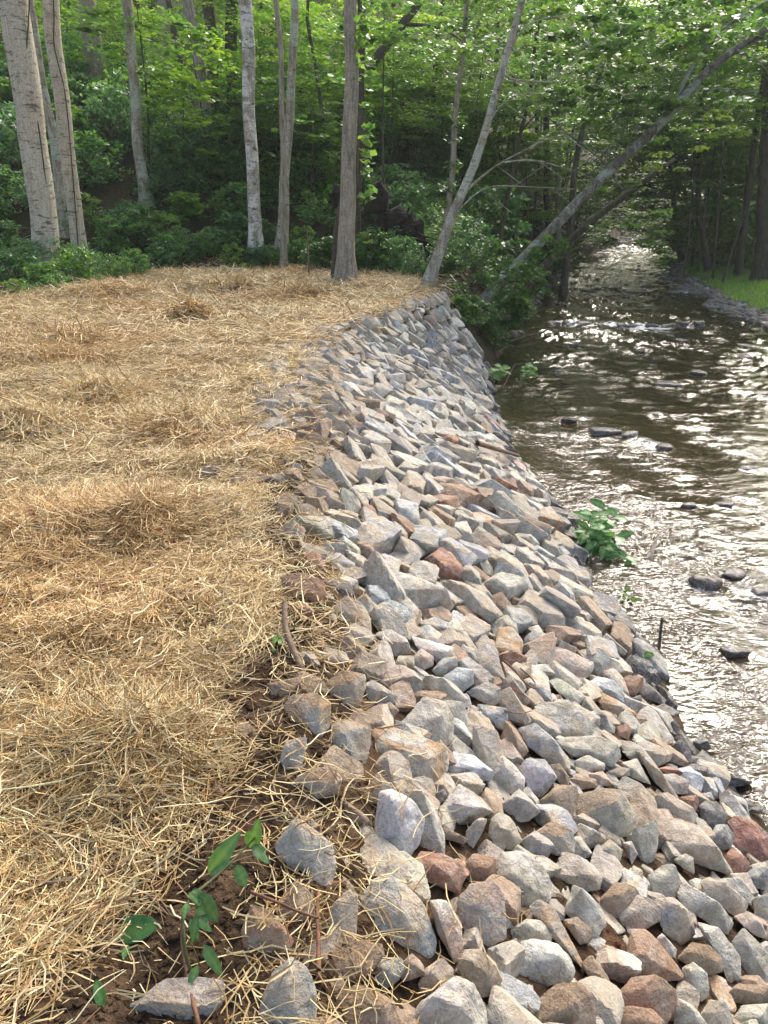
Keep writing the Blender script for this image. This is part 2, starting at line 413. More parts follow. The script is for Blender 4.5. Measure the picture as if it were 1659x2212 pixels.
STREAM = [   # x, y, width, height in pixels, colour, label
    (1528, 1262, 48, 20, 'brownwet', 'long flat brown rock lying broadside in the riffle nearest the bank plant'), (1590, 1243, 32, 14, 'brownwet', 'rounded brown rock lying just behind the long flat one'),
    (1648, 1282, 30, 22, 'blackwet', 'black wet rock touching the near end of the long flat brown rock'),
    (1310, 934, 40, 12, 'blackwet', 'broad black ledge rock with water spilling over its lip'), (1362, 940, 26, 10, 'blackwet', 'black wet rock beside the spilling ledge rock'),
    (1438, 966, 26, 10, 'redwet', 'reddish wet rock in white water below the ledge rock'), (1400, 955, 20, 7, 'blackwet', 'small black rock between the ledge rock and the reddish one'),
    (1232, 908, 22, 7, 'redwet', 'low dark red rock breaking the water near the stone bank'), (1490, 1093, 22, 9, 'blackwet', 'small black rock with a curl of water round it'),
    (1570, 1092, 26, 11, 'redwet', 'rounded dark rock under a glossy sheet of water'), (1622, 1012, 26, 10, 'blackwet', 'wet rock humped in the riffle at the bend of the fast water'),
    (1445, 830, 36, 8, 'blackwet', 'broad low rock with a veil of water over it'), (1515, 807, 24, 6, 'blackwet', 'thin flat black rock beyond the veiled rock'),
    (1378, 759, 20, 5, 'blackwet', 'small flat black rock alone in mid stream'), (1552, 736, 26, 6, 'blackwet', 'dark rock with a pointed top beside the far riffle'),
    (1610, 746, 22, 5, 'blackwet', 'dark rock toward the gravel side of the far riffle'), (1212, 803, 18, 6, 'blackwet', 'dark lump in white water a little off the stone bank'),
    (1462, 632, 21, 8, 'greywet', 'largest rounded grey boulder at the edge of the gravel bar'), (1440, 606, 14, 5, 'blackwet', 'dark cobble upstream of the rounded boulder'),
    (1272, 628, 14, 4, 'blackwet', 'small dark rock in the middle of the far shallows'), (1303, 636, 8, 3, 'blackwet', 'tiny dark rock next to the far shallows boulder'),
    (1355, 641, 9, 3, 'blackwet', 'tiny dark rock between shallows and gravel bar'), (1400, 660, 13, 4, 'greywet', 'grey rock in calm brown water off the bar'),
    (1345, 621, 22, 3, 'blackwet', 'flat dark rock below the distant glitter'), (1290, 617, 20, 3, 'blackwet', 'flat dark slab in the distant glitter'),
    (1610, 770, 26, 4, 'blackwet', 'long low dark rock near the far riffle'), (1645, 850, 26, 7, 'blackwet', 'dark rock barely breaking the grey water'),
    (1195, 613, 14, 4, 'blackwet', 'dark rock close under the leafy bank'), (1215, 668, 9, 3, 'greywet', 'pale small rock above the sill of rocks'),
    (1590, 1412, 34, 9, 'redwet', 'dark red rock glimpsed through the near riffle'), (1330, 1170, 16, 5, 'blackwet', 'small black rock near the bank plant'),
    (1660, 700, 26, 6, 'greywet', 'flat grey rock at the edge of the gravel'), (1475, 735, 15, 4, 'blackwet', 'little black rock below the sill of rocks'),
    (1410, 790, 12, 3, 'blackwet', 'little black rock above the veiled rock'), (1240, 745, 16, 4, 'blackwet', 'small black rock off the leafy bank in broken water'),
]
NSTREAM = len(STREAM)
for i, (px, ww) in enumerate([(1195, 30), (1225, 22), (1262, 36), (1297, 20), (1322, 28), (1345, 26), (1372, 30), (1408, 34), (1445, 28), (1478, 24), (1252, 18), (1510, 22)]):
    STREAM.append((px, 696+[0, 1, 3, 2, 2, 6, 8, 7, 9, 3, 8, 2][i], ww*.62, 6.5+(i % 3)*1.5, 'blackwet', None))
RCOL = {'grey': (.415, .40, .345), 'blue': (.335, .355, .35), 'pale': (.55, .52, .455), 'tan': (.50, .405, .285), 'olive': (.45, .41, .31), 'brown': (.31, .215, .135),
        'rust': (.34, .155, .072), 'orange': (.47, .275, .12), 'red': (.27, .092, .055), 'dark': (.16, .15, .14), 'white': (.60, .59, .555), 'pink': (.50, .355, .27),
        'brownwet': (.085, .055, .03), 'blackwet': (.045, .038, .030), 'redwet': (.06, .028, .018), 'greywet': (.11, .10, .085), 'darkwet': (.065, .062, .06), 'dirt': (.31, .22, .14)}
STAIN = {'grey': 'tan', 'blue': 'tan', 'pale': 'olive', 'tan': 'grey', 'olive': 'grey', 'brown': 'dirt', 'rust': 'brown', 'orange': 'grey', 'red': 'rust', 'dark': 'grey', 'white': 'blue', 'pink': 'grey',
         'brownwet': 'blackwet', 'blackwet': 'blackwet', 'redwet': 'blackwet', 'greywet': 'blackwet', 'darkwet': 'blackwet', 'dirt': 'brown'}
WAKES = []
def cut_blocks(n, fine=False):
    """angular blocks: a rough cube trimmed by random planes, edges bevelled"""
    out = []
    for i in range(n):
        r = np.random.default_rng(640+i)
        bm = bmesh.new(); bmesh.ops.create_cube(bm, size=2)
        for v in bm.verts: v.co = Vector(np.array(v.co)*r.uniform(.72, 1.08, 3))
        for k in range(int(r.integers(4, 8))):
            nn = Vector(r.normal(size=3)).normalized()
            g = bmesh.ops.bisect_plane(bm, geom=bm.verts[:]+bm.edges[:]+bm.faces[:], plane_co=nn*r.uniform(.62, 1.0), plane_no=nn, clear_outer=True)
            ed = [e for e in g['geom_cut'] if isinstance(e, bmesh.types.BMEdge)]
            if ed: bmesh.ops.contextual_create(bm, geom=ed)
        bmesh.ops.remove_doubles(bm, verts=bm.verts, dist=.05)
        bmesh.ops.bevel(bm, geom=bm.edges[:], offset=.10 if fine else .075, segments=1, affect='EDGES', clamp_overlap=True)
        bmesh.ops.triangulate(bm, faces=bm.faces)
        if fine: bmesh.ops.subdivide_edges(bm, edges=bm.edges[:], cuts=1, use_grid_fill=True); bmesh.ops.triangulate(bm, faces=bm.faces)
        v = np.array([q.co[:] for q in bm.verts]); f = np.array([[q.index for q in p.verts] for p in bm.faces]); bm.free()
        v -= (v.max(0)+v.min(0))/2
        v = v/np.abs(v).max(0)
        v = v + (.09*perlin(v*1.7, i)+(.06*perlin(v*4.5, i+3) if fine else 0))[:, None]*v
        out.append((v, f))
    return out
def plane_rock(level, ext, seed, nplanes=11, p=16, rough=1.0):
    """an angular stone: random cutting planes rounded a little, then chipped"""
    r = np.random.default_rng(seed)
    d, f = ICO[level]
    ext = np.asarray(ext, float)
    n = r.normal(size=(nplanes, 3)); n /= np.linalg.norm(n, axis=1)[:, None]
    off = r.uniform(.62, .98, nplanes)
    ax = np.concatenate([np.eye(3), -np.eye(3)]) + r.normal(scale=.16, size=(6, 3)); ax /= np.linalg.norm(ax, axis=1)[:, None]
    n = np.concatenate([n, ax]); off = np.concatenate([off, r.uniform(.72, .92, 6)])
    q = np.maximum(d @ n.T, 0)/off
    rad = (q**p).sum(1)**(-1/p)
    V = d*rad[:, None]*ext
    sc = ext.mean()
    nz = perlin(V/sc*1.7, seed % 50)*.055 + perlin(V/sc*4.2, seed % 47)*.028 + (perlin(V/sc*9, seed % 43)*.014 if level > 2 else 0)
    return V + d*(nz*rough*sc)[:, None], f
def col_attr(n, key, dirt, r, jit=.12):
    c = np.array(RCOL[key])*(1+r.normal(scale=jit))*(1+r.normal(scale=.03, size=3)); s = np.array(RCOL[STAIN[key]])*(1+r.normal(scale=jit))
    return np.tile(np.r_[np.clip(c, .01, .6), dirt], (n, 1)), np.tile(np.r_[np.clip(s, .01, .6), 1.0 if 'wet' in key else 0.0], (n, 1))

def build_stream_rocks():
    for i, (px, py, ww, hh, key, label) in enumerate(STREAM):
        p = hit(px, py+hh*.4, wlevel)
        dep = to_px(p)[2]; k = dep/FOC
        r = np.random.default_rng(900+i)
        ex = np.array([ww*k*.95, ww*k*r.uniform(.6, .85), max(hh*k*1.0, .05)])
        V, f = plane_rock(4 if ww > 30 else 3, ex, 900+i, 7, 6 if 'brown' in key else 8, 1.3)
        a = r.uniform(-.35, .35); ca, sa = math.cos(a), math.sin(a)
        V = V @ np.array([[ca, sa, 0], [-sa, ca, 0], [0, 0, 1]])
        me = mesh_np('stream_rock', V, f, True, M_ROCK)
        c, s = col_attr(len(V), key, 0, r); set_col(me, 'col', c); set_col(me, 'stain', s)
        o = obj('stream_rock', me); o.location = (p[0], p[1]+ex[1]*.5, wlevel(p[0], p[1])+ex[2]*((.22 if 'brown' in key else .02) if hh > 5 else -.02))
        WAKES.append((p[0], p[1]+ex[1]*.4, ex[0], ex[1], min(1.0, .45+ex[2]*2.2)))
        tag(o, label or ['first', 'second', 'fourth', 'fifth', 'sixth', 'seventh', 'eighth', 'ninth', 'tenth', 'eleventh', 'third', 'twelfth'][(i-NSTREAM) % 12]+' black stone from the leafy bank in the line across the riffle', 'rock', 'stones in the sill across the far riffle' if label is None else 'rocks in the creek')
build_stream_rocks()

# ------------------------------------------------------------------ water
def ripple(x, y):
    return .30+.85*sstep(-.30, .35, n2(x+.15*y, y*.45, .95, 41)+.4*n2(x, y, .4, 42))
def water_z(x, y):
    z = wlevel(x, y)
    f = 1.0 + 1.7*sstep(8, 24, y)
    w = .03*sstep(10, 25, y)*n2(x, y*1.2, 1.3, 30) + .036*n2(x, y*1.5, .62, 31) + .026*n2(x+.2*y, y*1.6, .27, 32) + .012*n2(x-.2*y, y*1.3, .115, 33) + .005*n2(x, y, .05, 34)
    e = np.minimum(x-shore(y), rshore(y)-x)
    calm = (.40+.60*sstep(.0, 1.3, e+.3*n2(x, y, 2.3, 35)))*ripple(x, y)
    z = z + w*f*calm
    foam = (.30+.35*sstep(14, 24, y))*sstep(.15, .55, n2(x, y, 1.5, 36)+.25)
    foam = foam + .35*np.exp(-((x-3.3-.2*(y-20))**2/2.2+(y-20.4)**2/2.5)) + .35*np.exp(-((y-22.3-.35*n2(x, y, .9, 39))**2/.35))*((x > 3.6) & (x < 9.5)) + .6*np.exp(-((y-67)/7)**2)*1.3
    for wx, wy, rx, ry, h in WAKES:
        if wy > 45: continue
        dx = (x-wx)/(rx*1.25+.03); dy = (y-wy)
        up = np.exp(-dx*dx-((dy-ry*.8)/(ry*.9+.08))**2)
        L = .35+1.6*rx
        dn = np.exp(-(dx/1.25)**2)*np.where(dy < 0, np.exp(dy/L), np.exp(-(dy/(ry+.05))**2))
        z = z + .035*h*up + .02*h*dn*n2(x, y, .16, 38)
        foam = foam + h*dn*1.05
    return z, np.clip(foam*(.75+.5*n2(x, y, .5, 37)), 0, 1.6)
def build_water():
    ys = np.concatenate([np.linspace(-30, 1.4, 12, endpoint=False), np.geomspace(1.4, 9, 460), np.geomspace(9, 130, 560)[1:]])
    u = np.linspace(0, 1, 240); u2 = np.linspace(0, 1, 34)[1:]
    Y = np.repeat(ys[:, None], len(u)+len(u2), 1)
    s = shore(ys)-.5; r = rshore(ys)+.6
    mid = np.minimum(np.maximum(.62*ys+.8, s+1.2), r-.3)
    X = np.concatenate([s[:, None]+(mid-s)[:, None]*u, mid[:, None]+(r-mid)[:, None]*u2], 1)
    Z, fo = water_z(X, Y)
    m, n = X.shape
    i, j = np.meshgrid(np.arange(m-1), np.arange(n-1), indexing='ij')
    F = np.stack([i*n+j, i*n+j+1, (i+1)*n+j+1, (i+1)*n+j], -1).reshape(-1, 4)
    me = mesh_np('creek_water', np.stack([X, Y, Z], -1).reshape(-1, 3), F, True, M_WATER)
    set_float(me, 'foam', fo.ravel()); set_float(me, 'near', ((.2+.6*sstep(14, 5, Y))*ripple(X, Y)).ravel())
    tag(obj('creek_water', me), kind='structure')
build_water()

# ------------------------------------------------------------------ leaves
def leaf_quads(C, size, rng, tilt=.55, droop=.25, aspect=.55, face=None, sizes=None):
    """one folded leaf (two triangles) at every point of C; returns v, f, var"""
    n = len(C)
    a = rng.uniform(0, 2*math.pi, n)
    N = np.stack([rng.normal(scale=tilt, size=n), rng.normal(scale=tilt, size=n), np.ones(n)], 1)
    if face is not None: N = N + face
    N /= np.linalg.norm(N, axis=1)[:, None]
    D = np.stack([np.cos(a), np.sin(a), -droop+rng.normal(scale=.25, size=n)], 1)
    D -= (D*N).sum(1)[:, None]*N; D /= np.linalg.norm(D, axis=1)[:, None]
    B = np.cross(N, D)
    L = (size*rng.uniform(.6, 1.35, n))[:, None] if sizes is None else sizes[:, None]
    W = L*aspect*rng.uniform(.75, 1.2, n)[:, None]
    base = C - D*L*.5; tip = C + D*L*.5 - N*L*.12
    l = C - D*L*.08 + B*W*.5 - N*L*.06; r = C - D*L*.08 - B*W*.5 - N*L*.06
    V = np.stack([base, r, tip, l], 1).reshape(-1, 3)
    k = np.arange(n)*4
    F = np.stack([np.stack([k, k+1, k+2], 1), np.stack([k, k+2, k+3], 1)], 1).reshape(-1, 3)
    return V, F, np.repeat(np.clip(rng.normal(.5, .2, n), 0, 1), 4)
def leaf_mesh(name, C, size, rng, mat=None, var=None, **kw):
    V, F, a = leaf_quads(C, size, rng, **kw)
    if var is not None: a = np.clip(a*.55+.45*np.repeat(var, 4), 0, 1)
    me = mesh_np(name, V, F, False, mat or M_LEAF); set_float(me, 'var', a)
    return me
def clump_points(rng, centers, radii, per, flat=.45):
    P = []; Vv = []
    for c, r in zip(centers, radii):
        m = max(3, int(per*rng.uniform(.6, 1.4)))
        q = rng.normal(size=(m, 3)); q /= np.linalg.norm(q, axis=1)[:, None]; q *= (rng.uniform(.15, 1, m)**.6)[:, None]
        P.append(c + q*np.array([r, r, r*flat])); Vv.append(np.full(m, rng.uniform(0, 1)))
    return np.concatenate(P), np.concatenate(Vv)

SHRUBS = []
def make_shrub_meshes():
    for i in range(8):
        r = np.random.default_rng(300+i)
        Hh = r.uniform(.9, 1.25); K = 60
        ang = r.uniform(0, 2*math.pi, K); zz = r.uniform(.06, 1, K)**.85
        rad = (.30+.75*np.sqrt(np.clip(1-(zz-.35)**2/.45, 0, 1)))*r.uniform(.35, 1, K)
        C = np.stack([rad*np.cos(ang)*.85, rad*np.sin(ang)*.85, zz*Hh], 1)
        P, vv = clump_points(r, C, r.uniform(.14, .3, K), 21, .5)
        P[:, 2] = np.maximum(P[:, 2], .02)
        fol = leaf_mesh('shrub_foliage', P, (.12, .10, .15, .095, .13, .18, .115, .14)[i], r, var=vv, tilt=.5, droop=.45, aspect=(.55, .45, .6, .5, .55, .7, .4, .6)[i])
        mb = MB()
        for k in r.choice(K, 16, replace=False):
            b = np.array([r.normal(scale=.08), r.normal(scale=.08), -.1]); e = C[k]
            path = np.array([b, b*.5+e*.5+[0, 0, .12], e]); mb.add(*tube(resample(path, .2), np.linspace(.012, .004, len(resample(path, .2))), 4))
        SHRUBS.append((fol, mb.mesh('shrub_stems', M_STEM)))
make_shrub_meshes()
def add_shrub(i, x, y, s, sz, col, label, group, z=None, lean=(0, 0)):
    fol, st = SHRUBS[i % 8]
    e = empty('shrub', (x, y, (float(height(x, y)) if z is None else z)-.05))
    e.rotation_euler = (lean[0], lean[1], random.uniform(0, 6.28)); e.scale = (s, s, s*sz)
    f = obj('foliage', fol, e); f.color = (*col, 1)
    obj('stem', st, e)
    return tag(e, label, 'shrub', group)

CROWNS = []
def make_crown_meshes():
    for i in range(4):                       # wide high crowns
        r = np.random.default_rng(400+i); K = 70
        q = r.normal(size=(K, 3)); q /= np.linalg.norm(q, axis=1)[:, None]; q *= (r.uniform(.35, 1, K)**.5)[:, None]
        C = q*np.array([1, 1, .8])
        P, vv = clump_points(r, C, r.uniform(.12, .24, K), 24, .4)
        CROWNS.append(leaf_mesh('tree_crown', P, .07, r, var=vv, tilt=.5, aspect=.65))
    for i in range(6):                       # layered understorey crowns, leaves in flat sprays
        r = np.random.default_rng(450+i); K = 120
        zz = r.uniform(-1, 1, K); a = r.uniform(0, 2*math.pi, K); rad = np.sqrt(1-.75*zz**2)*r.uniform(.2, 1, K)**.7
        C = np.stack([rad*np.cos(a), rad*np.sin(a), zz], 1)
        P, vv = clump_points(r, C, r.uniform(.16, .34, K), 64, .18)
        CROWNS.append(leaf_mesh('tree_crown', P, .052, r, var=vv, tilt=.38, droop=.3, aspect=.7))
    for i in range(2):                       # young trees close by: fewer, larger leaves
        r = np.random.default_rng(480+i); K = 46
        zz = r.uniform(-1, 1, K); a = r.uniform(0, 2*math.pi, K); rad = np.sqrt(1-.7*zz**2)*r.uniform(.2, 1, K)**.7
        P, vv = clump_points(r, np.stack([rad*np.cos(a), rad*np.sin(a), zz], 1), r.uniform(.16, .36, K), 22, .25)
        CROWNS.append(leaf_mesh('tree_crown', P, .115, r, var=vv, tilt=.4, droop=.4, aspect=.85))
make_crown_meshes()

# ------------------------------------------------------------------ trees
GREENS = [(.085, .17, .03), (.10, .195, .028), (.075, .15, .04), (.12, .22, .028), (.135, .235, .03), (.07, .145, .042)]
def trunk_path(pts, Y, dy=0.0, zbase=None):
    """pts: (px, py, width px) from the foot up; the stem stands in the plane y = Y (leaning away by dy per metre of height)"""
    out = []
    for px, py, wpx in pts:
        d = ray(px, py); t = Y/d[1]
        for _ in range(4):
            z = CAM_H+t*d[2]; z0 = out[0][2] if out else z
            t = (Y+dy*(z-z0))/d[1]
        p = t*d; p[2] += CAM_H
        dep = to_px(p)[2]
        out.append((p[0], p[1], p[2], wpx*dep/FOC/2))
    return out
def grow_tree(label, bark, pts, Y=None, dy=0., top=17., crown=2.6, ci=0, col=None, sides=14, flare=True, cz=None, group=None, name='tree', cscale=(1, 1, .8), two=False):
    if Y is None:
        p = hit(pts[0][0], pts[0][1], base_height); Y = p[1]
    path = trunk_path(pts, Y, dy)
    b = path[0]; gz = float(height(b[0], b[1]))
    if b[2] > gz+.03:                                    # the foot is hidden: run the stem down to the ground
        d = np.array(path[1][:3])-np.array(b[:3]); s = (b[2]-gz)/max(d[2], .2)
        path.insert(0, (b[0]-d[0]*s, b[1]-d[1]*s, gz, b[3]*1.04))
    p0 = np.array(path[0]); d = np.array(path[1][:3])-p0[:3]; d /= np.linalg.norm(d)
    path.insert(0, (*(p0[:3]-d*.35), p0[3]))
    a, c = np.array(path[-2]), np.array(path[-1]); d = c[:3]-a[:3]; d /= np.linalg.norm(d)
    zt = c[2]
    if top > zt+.5:
        d2 = d*np.array([.75, .75, 1]); d2 /= np.linalg.norm(d2)
        L = (top-zt)/max(d2[2], .3)
        for s in (.35, .7, 1.0):
            path.append((*(c[:3]+d2*L*s+np.array([.12*math.sin(s*7), .1*math.sin(s*5), 0])*s*2), c[3]*(1-.75*s)))
    Q = resample(path, .45)
    wz = np.minimum(1, np.maximum(0, Q[:, 2]-gz)/1.5); sd0 = random.random()*50
    Q[:, 0] += .055*wz*np.sin(Q[:, 2]*.9+sd0)*np.cos(Q[:, 2]*.37+sd0*2)+.02*wz*np.sin(Q[:, 2]*2.6+sd0)
    R = Q[:, 3].copy()
    if flare:
        h = np.maximum(0, Q[:, 2]-gz); R *= 1+.30*np.exp(-h/.6)+.5*np.exp(-h/.13)
    e = empty(name, (p0[0], p0[1], gz))
    off = np.array([p0[0], p0[1], gz])
    V, F = tube(Q[:, :3]-off, R, sides, random.randrange(40), .07)
    obj('trunk', mesh_np('trunk', V, F, True, BARK[bark]), e)
    if crown and not (group or '').startswith('slim'):
        crown *= .72
        tp = Q[-1, :3]
        for k in range(2 if two else 1):
            cc = obj('crown', CROWNS[(ci+k) % 4 if ci < 4 else ci], e)
            cc.location = Vector(tp-off) + Vector((random.uniform(-.5, .5), random.uniform(-.5, .5), (-crown*.25 if cz is None else cz)+k*-1.6))
            cc.scale = (crown*cscale[0]*(1-.15*k), crown*cscale[1], crown*cscale[2]); cc.rotation_euler = (0, 0, random.uniform(0, 6.28))
            cc.color = (*(col or random.choice(GREENS)), 1)
    tag(e, label, 'tree', group)
    return e, Q, off
def limb(e, off, pts, r0, r1, bark, sides=7, name='branch'):
    Q = resample(np.asarray(pts, float), .22)
    V, F = tube(Q-off, np.linspace(r0, r1, len(Q)), sides, 3, .08)
    return obj(name, mesh_np(name, V, F, True, BARK[bark]), e), Q
def spray(e, off, centers, radii, per, size, col, seed, flat=.3, aspect=.8, tilt=.45, name='foliage'):
    r = np.random.default_rng(seed)
    P, vv = clump_points(r, np.asarray(centers), np.asarray(radii), per, flat)
    o = obj(name, leaf_mesh('leaf_spray', P-off, size, r, var=vv, tilt=tilt, aspect=aspect), e); o.color = (*col, 1)
    return o
def at(px, py, Y):
    d = ray(px, py); t = Y/d[1]; return np.array([t*d[0], t*d[1], CAM_H+t*d[2]])

def build_trees():
    T = {}
    # the stems along the straw edge, left to right
    T[1] = grow_tree('thickest pale grey trunk, ringed with scars, climbed by a thin vine, at the straw edge', 'pale', [(106, 602, 50), (97, 500, 53), (72, 300, 58), (50, 120, 60), (36, 0, 62)], top=19, crown=4.5, sides=20)
    e, Q, off = T[1]
    vine = [(97, 590), (100, 520), (101, 430), (84, 290), (63, 180), (55, 110), (60, 60), (62, 0)]
    pts = [at(a+9, b, Q[3, 1]) + np.array([0, -.02-.14, 0]) for a, b in vine]
    V, F = tube(resample(np.array(pts), .12)-off, np.full(len(resample(np.array(pts), .12)), .016), 6, 2, .2); obj('vine', mesh_np('vine', V, F, True, BARK['dark']), e)
    T[2] = grow_tree('thin shaded trunk standing close behind the thickest pale trunk', 'lichen', [(124, 400, 20), (108, 260, 20), (78, 90, 20), (64, 0, 20)], Y=21, top=16, crown=3, ci=1)
    T[3] = grow_tree('pale trunk with greenish lichen and a dark vine, second from the straw corner', 'pale', [(180, 575, 29), (162, 470, 30), (147, 330, 32), (128, 150, 33), (112, 0, 34)], Y=19.6, top=18, crown=3.6, ci=2, sides=18)
    e, Q, off = T[3]
    vine = [(174, 570), (164, 430), (150, 260), (142, 190), (126, 130), (118, 95), (121, 50), (119, 0)]
    pts = [at(a+4, b, 19.6) + np.array([0, -.19, 0]) for a, b in vine]
    V, F = tube(resample(np.array(pts), .12)-off, np.full(len(resample(np.array(pts), .12)), .014), 6, 2, .2); obj('vine', mesh_np('vine', V, F, True, BARK['dark']), e)
    T[4] = grow_tree('broad dark brown trunk up on the bare slope behind the pale pair', 'grey', [(213, 215, 44), (203, 100, 40), (188, 0, 38)], top=22, crown=5, ci=3)
    T[5] = grow_tree('slender mottled grey trunk rising out of dense shrubs on the slope', 'lichen', [(316, 432, 22), (303, 330, 22), (288, 180, 22), (270, 0, 23)], top=18, crown=3.4, ci=0)
    T[6] = grow_tree('dim brown trunk far up the slope, half hidden by hanging leaves', 'grey', [(362, 195, 20), (356, 100, 20), (350, 0, 20)], Y=40, top=22, crown=4, ci=1)
    T[7] = grow_tree('grey brown furrowed trunk leaning on the slope', 'grey', [(453, 315, 27), (440, 220, 26), (420, 90, 24), (405, 0, 23)], top=21, crown=4.2, ci=2)
    T[8] = grow_tree('dark thin trunk that crosses behind the furrowed leaning one', 'dark', [(410, 240, 17), (395, 150, 15), (375, 60, 13), (360, 0, 12)], Y=35, top=19, crown=3, ci=3)
    T[9] = grow_tree('dark straight trunk on the slope between two thicker ones', 'dark', [(462, 285, 24), (458, 150, 24), (450, 0, 25)], top=21, crown=4, ci=0)
    T[10] = grow_tree('thick dark brown trunk behind the white flecked one', 'dark', [(507, 285, 28), (504, 150, 27), (501, 0, 26)], top=22, crown=4.4, ci=1)
    T[11] = grow_tree('white flecked straight trunk at the foot of the slope', 'white', [(553, 548, 27), (547, 430, 27), (539, 260, 27), (532, 120, 28), (529, 0, 29)], top=20, crown=4, ci=2, sides=18)
    T[12] = grow_tree('thin brown trunk growing from the same foot as the smooth leaning grey one', 'grey', [(612, 480, 12), (611, 330, 12), (604, 180, 11), (595, 0, 11)], Y=20.6, top=15, crown=2.4, ci=3)
    T[13] = grow_tree('smooth grey green trunk leaning over the straw edge, red scar high up', 'lichen', [(605, 557, 25), (613, 450, 22), (622, 320, 20), (631, 180, 18), (638, 0, 16)], top=19, crown=3.4, ci=0, sides=16)
    T[14] = grow_tree('wiggly thin dark stem with a kink, behind the straw', 'dark', [(705, 300, 7), (695, 230, 8), (682, 150, 8), (680, 90, 8), (660, 35, 7), (668, 0, 7)], Y=27, top=12, crown=2.2, ci=1, flare=False)
    T[15] = grow_tree('tall grey furrowed trunk standing alone in the straw, darker second stem at its foot', 'grey', [(748, 608, 36), (750, 500, 35), (755, 330, 32), (761, 150, 29), (764, 0, 27)], top=20, crown=4.2, ci=2, sides=20)
    e, Q, off = T[15]
    limb(e, off, [at(726, 606, Q[2, 1]+.25)-[0, 0, .2], at(726, 560, Q[2, 1]+.3), at(731, 480, Q[2, 1]+.25), at(746, 400, Q[2, 1]+.15)], .13, .06, 'dark', 10, 'second_stem')
    rg = np.random.default_rng(66)
    cen = [at(788+rg.normal()*9, q, Q[3, 1]-.1) for q in (15, 40, 70, 95, 130, 165, 235, 275, 300, 330, 350, 370, 415, 430, 120, 60)]; spray(e, off, cen, [.16]*len(cen), 13, .16, (.12, .23, .06), 67, .8, .8, .6, name='ivy')
    T[16] = grow_tree('dark trunk close behind the lone furrowed one', 'dark', [(772, 430, 17), (776, 300, 17), (781, 150, 17), (786, 0, 17)], Y=21.5, top=18, crown=3.2, ci=3)
    T[17] = grow_tree('dark bent trunk slanting across behind the lone straw tree', 'dark', [(650, 360, 22), (713, 280, 22), (755, 215, 21), (800, 148, 20), (850, 80, 20), (905, 5, 19)], Y=29, top=15, crown=3.2, ci=0)
    e, Q, off = T[17]; limb(e, off, [at(873, 52, 29), at(920, 55, 28.6), at(960, 62, 28), at(1000, 90, 27.5)], .07, .025, 'dark', 6)
    T[18] = grow_tree('dark straight trunk over low growth, first beyond the lone straw tree', 'dark', [(890, 415, 14), (889, 300, 13), (888, 120, 12), (886, 0, 11)], Y=36, top=19, crown=3.4, ci=1)
    T[19] = grow_tree('dark trunk of the close pair, the one with a broken top', 'dark', [(919, 420, 12), (921, 320, 11), (922, 205, 9)], Y=35, top=0, crown=0)
    T[20] = grow_tree('dark leaning trunk of the close pair, running out of sight above', 'dark', [(928, 420, 13), (934, 250, 12), (943, 110, 11), (953, 0, 10)], Y=34.5, top=19, crown=3.2, ci=2)
    T[21] = grow_tree('thin trunk wrapped in creeper beside the pale leaning trunk', 'grey', [(958, 560, 13), (966, 470, 13), (980, 290, 12), (990, 180, 11), (1010, 0, 9)], Y=19.5, top=15, crown=2.6, ci=3)
    e, Q, off = T[21]; rg = np.random.default_rng(77)
    cen = [Q[rg.integers(2, 16), :3]+rg.normal(scale=.12, size=3) for _ in range(34)]; spray(e, off, cen, [.22]*34, 26, .10, (.06, .13, .03), 78, .8, name='ivy')
    T[22] = grow_tree('pale lichened trunk leaning toward the creek from the end of the straw', 'lichen', [(922, 618, 21), (950, 545, 20), (985, 460, 20), (1012, 390, 19), (1045, 280, 17), (1075, 180, 16), (1102, 60, 15), (1125, 0, 14)], top=16, crown=3.6, ci=0, sides=16)
    e, Q, off = T[22]; Yb = Q[3, 1]
    for P_, r0, r1 in (([(1012, 405), (1060, 360), (1090, 345), (1130, 325), (1180, 300), (1250, 285)], .045, .015), ([(1090, 350), (1150, 342), (1210, 362), (1262, 372)], .03, .01),
                       ([(1092, 120), (1080, 175), (1115, 170), (1180, 175), (1240, 172)], .035, .01), ([(1040, 295), (1090, 205), (1140, 200), (1190, 205)], .03, .01), ([(1060, 240), (1120, 60), (1180, 40), (1290, 35)], .04, .012), ([(985, 465), (1040, 400), (1090, 400), (1240, 412)], .03, .01)):
        b_, q_ = limb(e, off, [at(a+2.5*math.sin(i*2.3), b+4*math.sin(i*3.1+a), Yb-.2*i) for i, (a, b) in enumerate(P_)], r0*.62, r1*.5, 'lichen', 7)
        for kk in range(3, len(q_)-1, 3):
            sg = (-1 if kk % 2 else 1); limb(e, off, [q_[kk], q_[kk]+[.12, -.05, .12*sg], q_[kk]+[.34, -.1, .2*sg], q_[kk]+[.6, -.1, .42*sg]], r1*.55, .004, 'lichen', 4, 'twig')
    # the leaning trees over the water
    T[23] = grow_tree('stout mottled trunk leaning far out over the creek', 'mottled', [(1052, 640, 23), (1113, 573, 22), (1180, 508, 22), (1240, 443, 22), (1300, 388, 21), (1323, 358, 22), (1423, 270, 20), (1466, 217, 19), (1540, 140, 17), (1659, 62, 15), (1760, -10, 13)], Y=18.2, dy=.25, top=0, crown=0, sides=16)
    e, Q, off = T[23]
